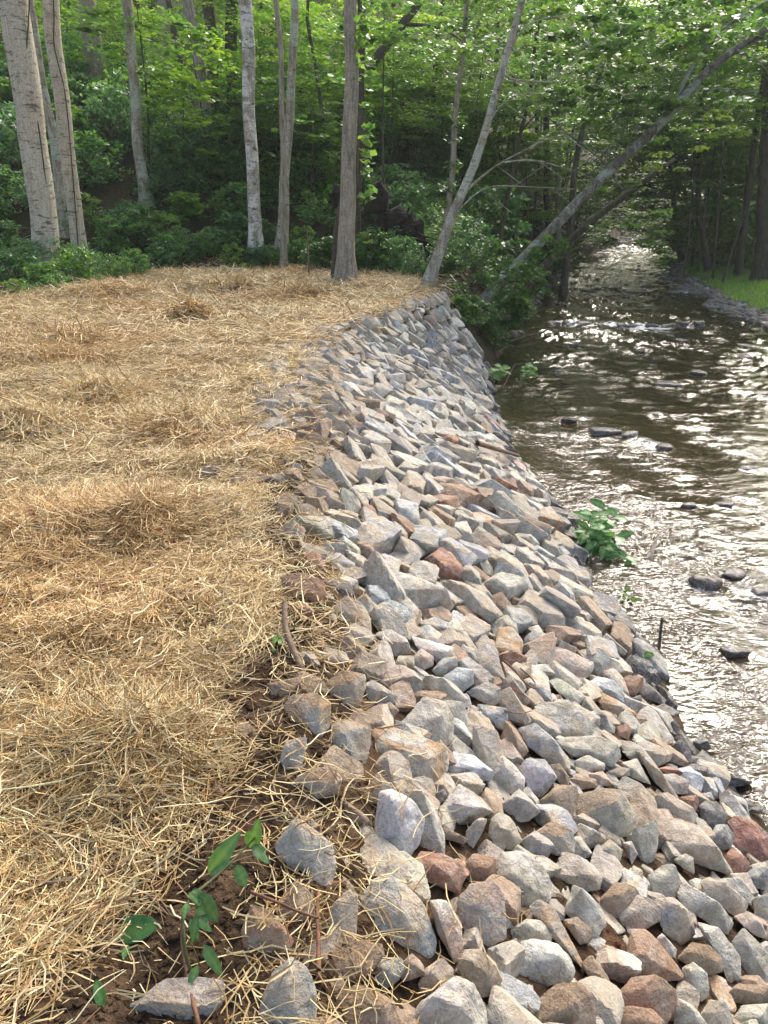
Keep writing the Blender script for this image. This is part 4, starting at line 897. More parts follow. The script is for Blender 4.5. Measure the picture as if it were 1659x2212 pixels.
# panel; colour; dirt; '*short name|full label' for landmarks, else ''; outline
HERO = """
B;orange;.5;*the straw-strewn tan block|rounded tan block with orange sides and straw on top at the soil edge;240,420 290,350 420,340 500,400 495,520 440,590 350,580 260,500
B;orange;.2;*the two-tone cube|square block, orange on one side and blue-grey on the other;510,510 600,495 715,530 720,620 690,750 610,760 490,690 485,620
B;orange;.1;*the long orange slab|long rounded orange brown slab lying slantwise, dark streak along its side;735,590 800,555 900,590 1140,700 1150,770 1110,890 990,890 880,820 760,700
B;pale;.2;*the broad pale slab|broad pale grey slab propped upright behind the long orange one;880,560 1020,405 1130,430 1180,520 1175,640 1130,690 1000,680 920,600
B;white;.0;*the bluish white wedge|bluish white wedge with flaky dark end at the tip of the orange slab;1140,770 1180,705 1290,730 1405,820 1390,860 1250,885 1170,870 1135,830
B;pale;.2;*the pale pyramid|pale pyramid shaped stone below the bluish white wedge;1090,1040 1210,885 1330,960 1400,1040 1290,1090 1180,1130 1110,1100
B;tan;.6;*the dusty tan stone|dusty tan oval stone half sunk in soil below the straw-strewn block;260,850 390,755 520,750 560,810 540,890 390,940 300,930
B;grey;.9;;650,940 760,780 840,860 830,900 700,1000
B;white;.0;*the tall light grey stone|tall light grey stone standing on end, with clean broken faces;770,930 840,920 960,980 1025,1080 985,1220 880,1370 760,1320 735,1200 765,1090
B;olive;.3;;900,920 1010,920 1080,1030 1130,1160 1130,1280 1000,1250 1020,1080
B;olive;.5;*the big muddy grey stone|big muddy grey stone leaning in the soil uphill of the tall light one;190,1180 310,1020 380,1090 510,1170 525,1300 480,1440 400,1430 230,1290
B;brown;.5;;170,1530 310,1360 390,1440 415,1560 380,1640 260,1620
B;blue;.0;*the great blue-grey boulder|great blue-grey boulder with rusty tan lower face, the largest in front;665,1480 740,1370 820,1340 920,1400 1010,1500 1085,1700 1070,1790 1020,1815 780,1760 680,1650
B;grey;.4;;450,1740 510,1500 600,1420 650,1450 610,1560 640,1690 530,1770
B;brown;.6;*the flat muddy brown stone|flat muddy brown stone in front of the great blue-grey boulder;450,1870 500,1770 650,1700 780,1720 795,1780 740,1860 640,1940 520,1950
B;grey;.4;*the long grey corner stone|long grey stone with earth on its crown, cut by the picture's lower edge;105,2070 180,1870 280,1790 370,1850 415,1960 410,2190 390,2290 120,2290
B;brown;.7;*the brown crusted stone|brown earth crusted stone in the lowest row, under the flat muddy one;530,2010 640,1945 740,1970 850,2040 870,2200 840,2290 580,2290
B;pale;.1;*the pale front stone|large pale grey stone in the lowest row, straw stalk lying on it;910,2230 1000,2090 1120,2000 1200,1950 1290,1990 1350,2120 1370,2290 930,2290
B;blue;.2;;730,1850 790,1795 890,1795 920,1850 880,1920 800,1980 745,1950
B;brown;.6;;870,1900 950,1820 1010,1880 1030,1940 900,1980
B;tan;.2;;985,1990 1030,1900 1120,1840 1180,1910 1170,1960 1020,2070
B;brown;.2;;1200,1860 1240,1800 1330,1800 1410,1870 1450,1960 1400,2060 1290,2060 1215,1950
B;rust;.3;*the rusty brown stone|rusty brown stone with dark broken face beside the tall light one;960,1330 1000,1260 1110,1270 1220,1320 1250,1390 1210,1490 1130,1460 970,1400
B;rust;.4;;1250,1310 1290,1270 1420,1290 1410,1410 1330,1440 1250,1430
B;pink;.5;*the pitted pink block|pitted pinkish brown block standing upright, caked with earth;1205,1520 1280,1440 1400,1420 1460,1500 1470,1730 1380,1790 1270,1780 1210,1610
B;pink;.1;;1050,1530 1140,1530 1220,1650 1235,1790 1190,1880 1090,1700
B;grey;.1;;430,170 470,90 580,120 605,165 560,200 450,220
B;grey;.9;;430,320 560,220 690,240 700,300 650,430 560,440 440,350
B;blue;.2;;690,330 740,310 870,400 850,440 710,470
B;brown;.4;;770,460 830,430 880,480 820,550 765,500
B;olive;.1;;750,50 830,30 920,80 940,160 860,180 800,100
B;pale;.1;;920,60 1030,90 1180,130 1190,200 1110,230 1000,140
B;pink;.1;;950,190 1000,135 1070,180 1070,230 1000,260 950,240
B;tan;.2;;855,220 880,175 960,175 965,240 880,250
B;blue;.0;;1055,260 1120,190 1200,180 1200,240 1110,300
B;white;.0;*the striped white stone|white and dark blue striped stone in mid heap above the broad pale slab;1115,300 1200,240 1290,250 1290,330 1200,400 1140,360
B;olive;.2;;1200,170 1230,110 1310,150 1320,220 1270,240
B;tan;.4;;1300,260 1330,180 1420,180 1470,320 1320,330
B;blue;.1;;1250,380 1370,320 1440,350 1440,430 1390,460
B;blue;.0;;1310,440 1480,470 1480,560 1440,590 1340,530
B;pale;.3;;1110,420 1230,430 1260,500 1260,570 1190,580
B;tan;.3;;1290,700 1290,550 1420,590 1475,750 1470,930 1400,975 1370,920 1400,820
B;brown;.5;;910,420 940,370 1090,370 1145,390 960,450
B;brown;.5;;150,290 330,250 340,270 270,370 170,370
B;brown;.3;;1120,1120 1260,1190 1240,1215 1130,1190
B;tan;.2;;1250,1150 1330,1070 1370,1080 1340,1150 1290,1240 1250,1210
B;brown;.7;;590,1030 560,920 680,1000 740,1070 720,1100 600,1060
B;dark;.2;;1080,940 1130,910 1150,960 1100,1000
B;rust;.6;*the rust red lump|rust red earthy lump at the soil edge next to the green sprig;0,1650 60,1500 150,1530 240,1630 295,1700 250,1800 100,1830 0,1780
B;brown;.2;;430,2120 490,2110 560,2150 550,2200 470,2210
B;olive;.4;;220,700 250,600 370,580 340,760 240,840
A;blue;.1;*the flat blue-grey slab|flat blue-grey slab lying in red soil under the leafy sprig;700,2060 850,1950 920,1910 1080,1900 1220,1920 1240,2050 1190,2160 1000,2210 900,2150 800,2080
A;brown;.4;*the round brown stone|round dark brown stone sitting in soil between straw and stones;1255,590 1290,520 1370,505 1430,560 1420,640 1340,680 1270,660
A;brown;.6;;1100,870 1180,820 1250,880 1240,960 1180,990
A;grey;.2;;1230,1770 1260,1730 1305,1760 1290,1810 1250,1815
C;pink;.1;*the pink-tan brick of stone|oblong pink-tan stone with flat top and sharp ends, near the water;245,170 300,125 380,150 505,210 510,250 450,315 370,270 260,200
C;blue;.1;;410,150 540,130 600,180 595,280 530,290 490,200
C;pink;.1;;590,140 620,150 720,240 710,290 620,260
C;white;.0;*the smooth bluish stone|smooth pale bluish stone above the orange block;450,350 530,290 620,310 690,400 680,440 540,380 455,390
C;rust;.1;*the rusty cube|rusty cube shaped stone next to dark wet ones at the waterline;655,310 700,285 785,290 785,350 720,410 660,390
C;orange;.2;*the orange block|oblong orange block, the most orange one near the water;525,420 560,380 640,420 745,490 745,520 650,545 560,480
C;pink;.1;*the pink-grey wedge|pink-grey wedge sloping down to the dark wet stones;725,530 800,450 850,480 950,630 940,665 860,660 720,620
C;pale;.2;*the broad buff stone|broad buff stone with notched top, just under the thin roots;155,550 200,430 290,450 390,440 510,550 510,600 430,640 270,620
C;blue;.0;;120,310 170,295 270,360 285,440 220,410 150,360
C;olive;.2;;250,320 320,300 470,400 470,430 400,450 310,370
C;dark;.1;;480,490 540,475 630,570 620,610 530,610
C;olive;.2;;280,640 380,625 530,620 640,660 655,740 600,790 520,740 390,730
C;pale;.2;;630,640 720,650 790,690 820,760 810,790 700,740
C;grey;.1;*the thin leaning slab|thin grey slab leaning on edge like a book;735,690 780,680 980,960 960,980 850,880
C;tan;.2;;740,660 790,640 950,710 930,760 860,790 790,720
C;brown;.1;;0,640 20,530 90,590 150,700 90,770 0,700
C;blue;.1;;95,580 190,550 290,640 370,740 380,830 300,800 150,680
C;white;.1;*the cracked white stone|whitish stone with a dark crack down its front;100,790 140,745 240,750 310,850 280,890 210,965 150,920
C;pale;.2;;0,720 70,780 130,850 125,910 50,960 0,970 -60,850
C;grey;.1;;0,1000 100,910 170,980 215,1040 150,1090 50,1100
C;brown;.3;*the square brown stone|square brown stone between the cracked white one and the olive boulder;215,980 310,890 420,900 420,1000 370,1110 230,1050
C;olive;.8;*the olive boulder|large rounded olive grey boulder dusted with soil on its crown;420,1010 440,940 560,910 660,920 700,1020 755,1070 740,1150 620,1190 500,1140 420,1080
C;grey;.3;;620,900 680,840 760,880 850,970 870,1060 820,1080 720,1020
C;tan;.2;;400,1160 430,1100 570,1170 580,1210 440,1260 390,1210
C;grey;.9;;160,1170 280,1090 380,1130 410,1200 400,1270 290,1280
C;olive;.1;;690,1180 860,1080 870,1170 850,1300 790,1340 740,1230
C;tan;.3;*the long tan boulder|long tan boulder pointing toward the water, biggest near the creek;865,1170 870,1070 990,1080 1090,1120 1180,1220 1270,1360 1270,1390 1150,1350 960,1290 870,1240
C;dark;.1;;1085,1010 1130,975 1200,990 1250,1060 1240,1110 1130,1150
C;red;.0;*the brick red boulder|brick red boulder at the waterline where the picture ends;1250,1090 1300,1060 1400,1090 1480,1180 1490,1330 1390,1340 1290,1240
C;dark;.0;;1145,1180 1190,1110 1250,1110 1290,1180 1270,1230 1210,1260
C;red;.1;;1230,1290 1270,1240 1350,1290 1370,1340 1320,1400 1260,1360
C;dark;.0;;1350,1380 1400,1345 1490,1340 1490,1490 1390,1450
C;grey;.2;*the grey ridge-backed stone|grey stone with a sharp ridge across its back below the soil dusted ones;280,1400 300,1330 340,1260 430,1280 510,1340 555,1400 540,1470 480,1480
C;grey;.1;;670,1210 720,1200 755,1270 720,1330
C;olive;.4;;500,1270 600,1190 670,1250 650,1330 560,1320
C;tan;.2;;700,1390 730,1335 780,1360 795,1500 720,1440
C;olive;.1;*the olive shield stone|flat faced olive stone like a shield, upright under the long tan boulder;810,1390 900,1330 960,1330 990,1430 960,1520 820,1500
C;olive;.1;;950,1300 1020,1270 1060,1290 1070,1390 980,1330
C;pale;.1;;975,1500 1000,1420 1100,1490 1220,1570 1280,1650 1250,1720 1100,1620 1000,1560
C;tan;.1;*the tan plank stone|plank shaped tan stone with a flat lit top near the picture's end;1100,1420 1150,1400 1300,1480 1365,1540 1340,1610 1290,1620 1120,1500
C;olive;.1;;1200,1410 1320,1400 1400,1510 1380,1560 1330,1500
C;pale;.1;*the cream and blue stone|cream topped stone with blue-grey underside right of the large round pale one;350,1590 400,1450 480,1490 550,1570 580,1660 530,1730 480,1740 430,1640
C;tan;.3;*the cube-cornered tan stone|tan stone with a cube corner facing out, above the rust triangle;645,1560 690,1500 790,1500 880,1560 875,1640 760,1700 700,1710 650,1650
C;dirt;.7;;545,1520 630,1430 740,1450 765,1500 660,1530 640,1640 570,1600
C;blue;.2;;845,1520 950,1510 1050,1610 1070,1720 980,1790 900,1710 870,1640
C;grey;.1;;60,1690 140,1630 220,1640 285,1720 270,1760 110,1750
C;orange;.5;*the orange crusted bar|long bar shaped stone crusted with orange clay, lying downhill;150,1570 210,1525 290,1570 350,1700 460,1890 440,1900 330,1770 240,1690
C;brown;.2;;340,1640 420,1620 500,1690 490,1760 430,1770
C;pale;.0;*the smooth pale loaf|smooth pale grey loaf shaped stone in the second lowest row;105,1760 180,1745 310,1770 380,1850 405,1920 390,1970 240,2000 110,1990 80,1940
C;rust;.3;*the rust triangle|upright rust brown triangular stone in the lower heap;680,1900 720,1690 800,1690 900,1800 1020,1960 900,1950 780,1990 670,2000
C;pale;.1;;860,1740 890,1710 970,1800 960,1850 900,1820
C;dirt;.9;;970,1850 1050,1760 1150,1780 1220,1850 1220,1920 1150,1950 1050,1900
C;tan;.2;*the curved tan slab|curved tan slab arching over the soil caked stone;1080,1650 1200,1680 1320,1840 1320,1960 1260,1990 1210,1830
C;olive;.1;;1000,1900 1060,1870 1140,1930 1150,2050 1100,2090 1020,2000
C;rust;.6;*the wide rust boulder|wide rust coloured boulder with clay crust under the rust triangle;640,2050 720,1960 850,1940 960,2020 970,2100 900,2230 660,2210
C;dirt;.8;*the crumbly earth stone|crumbly earth covered stone under the smooth pale loaf;130,2230 190,2090 290,2000 420,1980 510,2050 515,2290 140,2290
C;brown;.6;;440,1880 500,1830 590,1950 620,2020 520,2010
C;olive;.2;*the dark sloping face|grey green stone with a large shaded sloping face by the picture's end;1275,1760 1340,1680 1400,1740 1490,1850 1490,1990 1380,1980 1320,1830
C;tan;.2;;1280,1620 1360,1590 1440,1650 1480,1750 1400,1720
C;tan;.2;;1390,1520 1490,1490 1490,1660 1400,1610
C;dirt;.7;;1240,2050 1310,1990 1490,2000 1490,2080 1380,2110 1260,2090
C;olive;.1;;1280,2180 1330,2110 1490,2100 1490,2280 1300,2280
C;olive;.6;;1100,2160 1150,2080 1240,2090 1280,2180 1270,2280 1110,2280
C;olive;.2;;950,2130 980,2070 1060,2110 1130,2200 1130,2280 960,2280
C;rust;.3;;640,2140 700,2110 830,2130 900,2200 880,2280 650,2280
C;darkwet;.0;;1000,790 1070,770 1140,790 1150,860 1060,870
C;darkwet;.0;*the dark stone in the water|dark wet stone standing in the water just off the heap;1140,900 1160,800 1280,840 1390,880 1300,900
C;darkwet;.0;;1060,650 1110,610 1165,690 1100,720
C;darkwet;.0;;1360,1035 1390,1010 1450,1020 1420,1050
C;red;.0;;860,800 920,785 1010,830 920,830
C;tan;.1;;870,830 960,830 1040,870 1030,940 960,940
C;red;.1;;980,960 1080,945 1095,990 1060,1060 1010,1010
C;grey;.0;;1090,940 1160,930 1180,980 1120,975
C;brown;.3;;380,860 420,825 520,860 535,900 440,915
C;tan;.2;;480,830 560,815 620,890 540,900
C;pale;.1;;400,760 440,740 480,725 570,770 570,810 450,820
C;blue;.1;;580,820 650,790 710,800 710,840 620,850
C;pale;.1;;660,770 750,745 830,890 720,850
C;brown;.2;;270,780 320,770 380,850 370,890 320,880
C;darkwet;.0;;940,680 1000,640 1050,710 1040,790 960,780
C;dark;.0;;765,350 800,320 910,420 900,450 760,400
C;dark;.0;;720,410 770,390 780,430 730,440
C;darkwet;.0;;840,460 900,440 990,490 930,530
C;darkwet;.0;;920,560 960,530 990,570 960,620
C;rust;.1;;635,570 700,550 720,590 700,640 640,620
C;darkwet;.0;;785,260 830,245 890,320 850,345
C;olive;.1;;125,80 180,30 260,60 310,80 250,140 140,170
C;grey;.1;;200,50 300,60 300,95 220,90
C;pink;.1;;300,20 440,30 440,70 380,110
C;grey;.1;;20,270 80,210 160,240 160,290 60,310
C;pale;.1;;150,230 240,220 310,280 210,300
C;dark;.2;;430,20 540,60 640,110 560,110
C;pale;.1;*the large round pale stone|large rounded pale stone with a flat front, beside the rusty pair;-30,1400 0,1270 110,1255 220,1330 275,1430 265,1530 150,1570 0,1560
C;pale;.1;;-80,1200 -60,1080 0,1040 60,1080 115,1200 60,1250 -60,1250
E;tan;.1;*the great ridged slab|great tan slab with a straight ridge, the longest in mid heap;795,1690 850,1570 960,1590 1200,1760 1190,1790 1000,1840 900,1770
E;blue;.1;;725,1790 850,1730 960,1780 1000,1890 920,1880
E;grey;.4;*the speckled stone|squat grey stone speckled with dirt next to the red earth;510,1750 600,1680 690,1720 740,1810 740,1890 630,1890 530,1820
E;dark;.0;*the spotted blue-black stone|blue-black stone with white spots between red earth and pale stones;460,1600 530,1570 620,1600 650,1680 560,1700 490,1690
E;white;.1;;465,1460 560,1440 650,1500 640,1560 520,1560
E;tan;.1;;580,1440 700,1490 780,1600 740,1640 640,1550
E;grey;.1;*the whale-backed stone|smooth grey whale-backed stone above the great ridged slab;790,1510 870,1460 1000,1470 1020,1520 900,1560 830,1565
E;brown;.2;;650,1400 740,1410 785,1500 760,1540 690,1480
E;red;.3;*the red earth block|brick red earthy block at the straw edge;230,1570 340,1550 470,1590 480,1680 400,1740 260,1690
E;red;.2;*the red chip|smooth brick red chip with sharp point below the red earth block;280,1720 340,1710 440,1790 330,1810
E;red;.1;;345,1430 440,1430 490,1510 470,1550 380,1520
E;grey;.6;;210,1310 300,1250 370,1310 340,1400 260,1380
E;tan;.4;;310,1180 380,1160 470,1220 465,1300 400,1320 330,1250
E;tan;.5;;240,1110 320,1110 320,1180 250,1200 150,1190
E;tan;.2;;340,1010 430,950 500,1020 470,1060 350,1050
E;tan;.3;*the square tan step stone|square tan stone like a step, half under the straw;150,1000 270,985 280,1050 160,1060
E;tan;.1;;470,1240 520,1220 710,1340 680,1380 560,1310
E;blue;.0;;720,1310 780,1260 840,1320 820,1390 750,1390
E;tan;.1;*the long upper slab|long tan slab near the straw in the upper half of the heap;500,820 560,810 750,880 750,920 640,910 540,880
E;blue;.1;;460,870 520,855 610,900 540,930 490,940
E;pale;.0;*the cream splinter|flat cream white splinter of stone pointing at the water;1215,1065 1250,1060 1390,1140 1370,1160 1250,1110
E;pale;.1;;600,1120 700,1075 830,1100 820,1180 730,1190 640,1150
E;pale;.2;;870,1240 960,1180 990,1250 960,1300 880,1290
E;blue;.0;;1180,1420 1240,1380 1330,1460 1320,1500 1240,1490
E;dirt;.9;;1390,1720 1480,1690 1550,1780 1530,1850 1430,1850
E;grey;.1;*the dark edged upper stone|grey stone with dark edge where the straw bulges toward the heap;410,690 460,640 600,700 550,730 430,745
E;blue;.1;;1010,1860 1100,1830 1200,1870 1180,1930 1060,1920
E;tan;.2;;1235,1850 1300,1810 1420,1880 1380,1940 1280,1960
E;blue;.0;;1120,1640 1210,1620 1220,1740 1150,1710
E;orange;.2;;1210,1640 1320,1690 1290,1730 1225,1720
E;brown;.2;;1470,1490 1560,1480 1560,1560 1480,1590
E;dirt;.6;;1270,1560 1330,1540 1460,1640 1440,1670 1350,1640
"""
def slope_z(x, y):
    """mean surface of the heap of stones"""
    return base_height(x, y)+.03
def hull_planes(pts):
    bm = bmesh.new()
    for p in pts: bm.verts.new(p)
    bmesh.ops.convex_hull(bm, input=bm.verts)
    N = []; D = []
    bm.normal_update()
    for f in bm.faces:
        n = np.array(f.normal); c = np.array(f.calc_center_median())
        if np.dot(n, c) < 0: n = -n
        dd = float(np.dot(n, c))
        if f.calc_area() > 1e-9 and dd > 1e-4:
            for N2, D2 in zip(N, D):
                if np.dot(N2, n) > .995: break
            else: N.append(n); D.append(dd)
    bm.free()
    return np.array(N), np.array(D)
DISC = []          # x, y, radius of the stones already lying on the bank
ROCKS = []         # object, px, py, size, colour, short, label
def rock_from_planes(N, D, ext, level, seed, p=18):
    d, f = ICO[level]
    dd = d*ext; dd /= np.linalg.norm(dd, axis=1)[:, None]
    q = np.maximum(dd @ N.T, 0)/D
    V = dd*((q**p).sum(1)**(-1/p))[:, None]
    sc = float(np.mean(ext))
    nz = perlin(V/sc*1.4, seed % 50)*.04 + perlin(V/sc*3.6, seed % 47)*.030 + perlin(V/sc*8, seed % 43)*.016 + perlin(V/sc*18, seed % 41)*.008
    return V + dd*(nz*sc)[:, None], f
def build_hero_rocks():
    for i, line in enumerate(HERO.strip().split('\n')):
        pan, key, dirt, lab, pts = line.split(';')
        ox, oy, sc = PANEL[pan]
        pp = np.array([[float(q) for q in s.split(',')] for s in pts.split()])
        pp = (np.array([ox, oy])+pp*sc)/1.736
        r = np.random.default_rng(2000+i)
        pp = pp.mean(0)+(pp-pp.mean(0))*1.05
        cx, cy = (pp.min(0)+pp.max(0))/2
        w_, h_ = pp.max(0)-pp.min(0)
        c0 = hit(cx, cy, lambda x, y: np.maximum(slope_z(x, y), wlevel(x, y)))
        dirc = ray(cx, cy); dn = np.linalg.norm(dirc)
        dep = to_px(c0)[2]; k = dep/FOC
        size = math.sqrt(w_*h_)*k
        c = c0 - dirc/dn*(.20*size)
        if pan == 'A': c = c0 + np.array([0, 0, -.035])
        P3 = []
        for x, y in pp:                                   # outline: between the picture plane and the slope
            d = ray(x, y); t1 = to_px(c)[2]
            hs = hit(x, y, lambda a, b: np.maximum(slope_z(a, b), wlevel(a, b)))
            t2 = to_px(hs)[2] if hs is not None else t1
            t = t1+.42*np.clip(t2-t1-(.0), -.5*size, .5*size)
            q = d*t; q[2] += CAM_H; P3.append(q)
        P3 = np.array(P3); cen = P3.mean(0)
        tow = -dirc/dn
        front = []
        if w_ > h_*1.25: ax = np.array([w_*.28, h_*.08])
        elif h_ > w_*1.25: ax = np.array([w_*.10, h_*.26])
        else: ax = np.array([w_*.16, h_*.12])*r.choice([-1, 1], 2)
        for s in (-1, 1):
            fx = cx + s*ax[0] + r.normal()*w_*.07; fy = cy + s*ax[1] + r.normal()*h_*.09 - h_*.04
            d = ray(fx, fy); q = d*to_px(cen)[2]; q[2] += CAM_H
            front.append(q + tow*size*r.uniform(.16, .30))
        back = cen + (P3-cen)*.72 - tow*size*r.uniform(.45, .65)
        allp = np.concatenate([P3, np.array(front), back])
        cc = allp.mean(0); allp = allp-cc
        N, D = hull_planes(allp)
        ext = np.maximum(allp.max(0)-allp.min(0), 1e-3)/2
        lev = 5 if max(w_, h_) > 115 else 4 if max(w_, h_) > 30 else 3
        V, f = rock_from_planes(N, D, ext, lev, 2000+i, 60)
        me = mesh_np('rock', V, f, True, M_ROCK); me.set_sharp_from_angle(angle=math.radians(24))
        if c0[0] < edge(c0[1])+.28: dirt = min(1, float(dirt)+.35); cc = cc-[0, 0, .03]
        ca, sa = col_attr(len(V), key, float(dirt), r, .09); set_col(me, 'col', ca); set_col(me, 'stain', sa)
        o = obj('rock', me); o.location = cc
        short = full = ''
        if lab: short, full = lab[1:].split('|')
        ROCKS.append(dict(o=o, px=cx, py=cy, w=w_, h=h_, key=key, short=short, full=full, dirt=float(dirt)))
        DISC.append((c0[0], c0[1], .44*math.sqrt(w_*h_)*k))
build_hero_rocks()
NHERO = len(ROCKS)

def build_fill_rocks():
    r = np.random.default_rng(31)
    X = np.array([d[0] for d in DISC]); Y = np.array([d[1] for d in DISC]); R = np.array([d[2] for d in DISC])
    new = []
    heroN = len(X)
    for rad, tries in ((.118, 2600), (.098, 6000), (.08, 12000), (.062, 16000), (.045, 16000), (.03, 16000), (.02, 9000)):
        ys = .85+13.9*r.random(tries)**(1.0 if rad > .07 else 1.6); t = r.uniform(-.22, .975, tries)
        for y, tt in zip(ys, t):
            if (rad < .05 and y > 7) or (rad < .04 and y > 4.5) or (rad < .025 and y > 3.2): continue
            x = edge(y)+(shore(y)-edge(y))*tt
            rr = rad*r.uniform(.82, 1.15)
            if rad > .085 and y < 3.6: continue
            if tt < .04 and r.random() < (.6 if tt > -.05 else .86): continue
            if y < 4.6 and tt < .20 and r.random() < .72*(1-tt/.20)+.25: continue
            dist = np.hypot(X-x, Y-y)
            lim = np.where(np.arange(len(X)) < heroN, (.82 if rr < .055 else 1.0)*R+(.72 if y < 4.2 else .6)*rr, .74*(R+rr))
            if (dist < lim).any(): continue
            X = np.append(X, x); Y = np.append(Y, y); R = np.append(R, rr); new.append((x, y, rr, tt))
    blocks = cut_blocks(70); chipped = cut_blocks(40, True)
    rest = MB(); a1 = []; a2 = []
    info = []; vis = []
    for j, (x, y, rr, tt) in enumerate(new):
        q = np.random.default_rng(5000+j)
        px, py, dep = to_px(np.array([x, y, float(slope_z(x, y))]))
        info.append(rr/dep); vis.append(1.0 if (-40 < px < 1700 and py < 2260 and y < 11) else 0.0)
    order = np.argsort(-np.array(info)*vis); rank = np.empty(len(order), int); rank[order] = np.arange(len(order))
    # slope frame
    for j, (x, y, rr, tt) in enumerate(new):
        q = np.random.default_rng(5000+j)
        z = float(slope_z(x, y)); px, py, dep = to_px(np.array([x, y, z]))
        onscreen = -60 < px < 1720 and py < 2290
        gx = (float(base_height(x+.1, y))-float(base_height(x-.1, y)))/.2
        nrm = np.array([-gx, 0, 1]) + q.normal(scale=.20, size=3); nrm /= np.linalg.norm(nrm)
        a = q.normal(scale=1.0)-.3                               # long sides mostly run down the slope and toward the camera
        u = np.array([math.cos(a), math.sin(a), 0]); u -= nrm*u.dot(nrm); u /= np.linalg.norm(u); v = np.cross(nrm, u)
        ext = rr*np.array([q.uniform(.98, 1.5), q.uniform(.72, 1.05), q.uniform(.5, .9)])
        if q.random() < .10: u, v, nrm = v, nrm, u
        single = rank[j] < 300-NHERO
        if single: V, f = plane_rock(4 if rr/dep*FOC > 20 else 3, ext*1.08, 5000+j, 5, 50, .55)
        else: V, f = chipped[int(q.integers(0, 40))] if rr/dep*FOC > 9.5 else blocks[int(q.integers(0, 70))]; V = V*ext*(1+q.normal(scale=.05, size=3))
        V = V @ np.stack([u, v, nrm])
        cen = np.array([x, y, z+.30*rr-(.02 if rr < .05 else 0)-.7*rr*float(sstep(.22, .0, tt))-.25*rr*(tt < -.03)-(.035 if y < 4 else 0)-.5*rr*float(sstep(.86, .97, tt))])
        wetl = tt > .90 or (z < float(wlevel(x, y))+.07)
        if wetl: key = q.choice(['darkwet', 'darkwet', 'dark', 'greywet'])
        else:
            fr = sstep(4.5, 11, y)
            pn = np.array([.20, .20*(.5+.9*fr), .20, .14*(1.1-.5*fr), .14, .07*(1.1-fr), .022*(1.1-fr), .015*(1.1-fr), .006, .045*(1.1-.5*fr), .09+.05*fr])
            key = q.choice(['grey', 'blue', 'pale', 'tan', 'olive', 'brown', 'rust', 'orange', 'red', 'pink', 'white'], p=pn/pn.sum())
            if tt < .12 and y < 6: key = q.choice(['brown', 'olive', 'dirt', 'grey', 'tan'])
        dirt = 0 if wetl else float(np.clip(q.normal(.22 if y < 7 else .08, .2) + (.45 if tt < .14 else 0), 0, 1))
        ca, sa = col_attr(len(V), str(key), dirt, q)
        if single:
            me = mesh_np('rock', V, f, True, M_ROCK); me.set_sharp_from_angle(angle=math.radians(24)); set_col(me, 'col', ca); set_col(me, 'stain', sa)
            o = obj('rock', me); o.location = cen
            ROCKS.append(dict(o=o, px=float(px), py=float(py), w=2.4*rr/dep*FOC, h=1.8*rr/dep*FOC, key=str(key), short='', full='', dirt=dirt))
        else:
            rest.add(V+cen, f); a1.append(ca); a2.append(sa)
    me = rest.mesh('loose_stones', M_ROCK, False); set_col(me, 'col', np.concatenate(a1)); set_col(me, 'stain', np.concatenate(a2))
    tag(obj('loose_stones', me), 'the smaller and farther stones of the rock bank', 'stones', kind='stuff')
build_fill_rocks()

WORD = {'grey': 'grey', 'blue': 'blue-grey', 'pale': 'pale buff', 'tan': 'tan', 'olive': 'olive grey', 'brown': 'brown', 'rust': 'rusty', 'orange': 'orange', 'red': 'red', 'dark': 'dark grey', 'white': 'whitish', 'pink': 'pinkish tan', 'darkwet': 'dark wet', 'greywet': 'wet grey', 'dirt': 'earth caked'}
ORD = ['', 'second ', 'third ', 'fourth ', 'fifth ', 'sixth ', 'seventh ', 'eighth ', 'ninth ', 'tenth ']
def label_rocks():
    marks = [k for k in ROCKS if k['short']]
    used = {k['full']: 1 for k in marks}
    for k in sorted((q for q in ROCKS if not q['short']), key=lambda q: q['py']):
        m = min(marks, key=lambda m: math.hypot(m['px']-k['px'], (m['py']-k['py'])*1.1))
        dx, dy = k['px']-m['px'], k['py']-m['py']
        dist = math.hypot(dx, dy)/(.5*(m['w']+m['h']))
        if abs(dx) > abs(dy): rel = 'waterward of' if dx > 0 else 'strawward of'
        else: rel = 'below' if dy > 0 else 'above'
        near = 'just ' if dist < 1.1 else '' if dist < 2.4 else 'some way ' if dist < 4 else 'far '
        sz = max(k['w'], k['h']); size = 'large' if sz > 95 else 'medium' if sz > 52 else 'small' if sz > 30 else 'little'
        asp = k['w']/max(k['h'], 1); shape = 'long' if asp > 1.7 else 'upright' if asp < .75 else 'blocky'
        for n in range(10):
            lab = f"{ORD[n]}{size} {shape} {WORD[k['key']]} stone {near}{rel} {m['short']}"
            if lab not in used: break
        used[lab] = 1; k['full'] = lab
    for k in ROCKS: tag(k['o'], k['full'], 'rock', 'stones of the rock bank')
label_rocks()

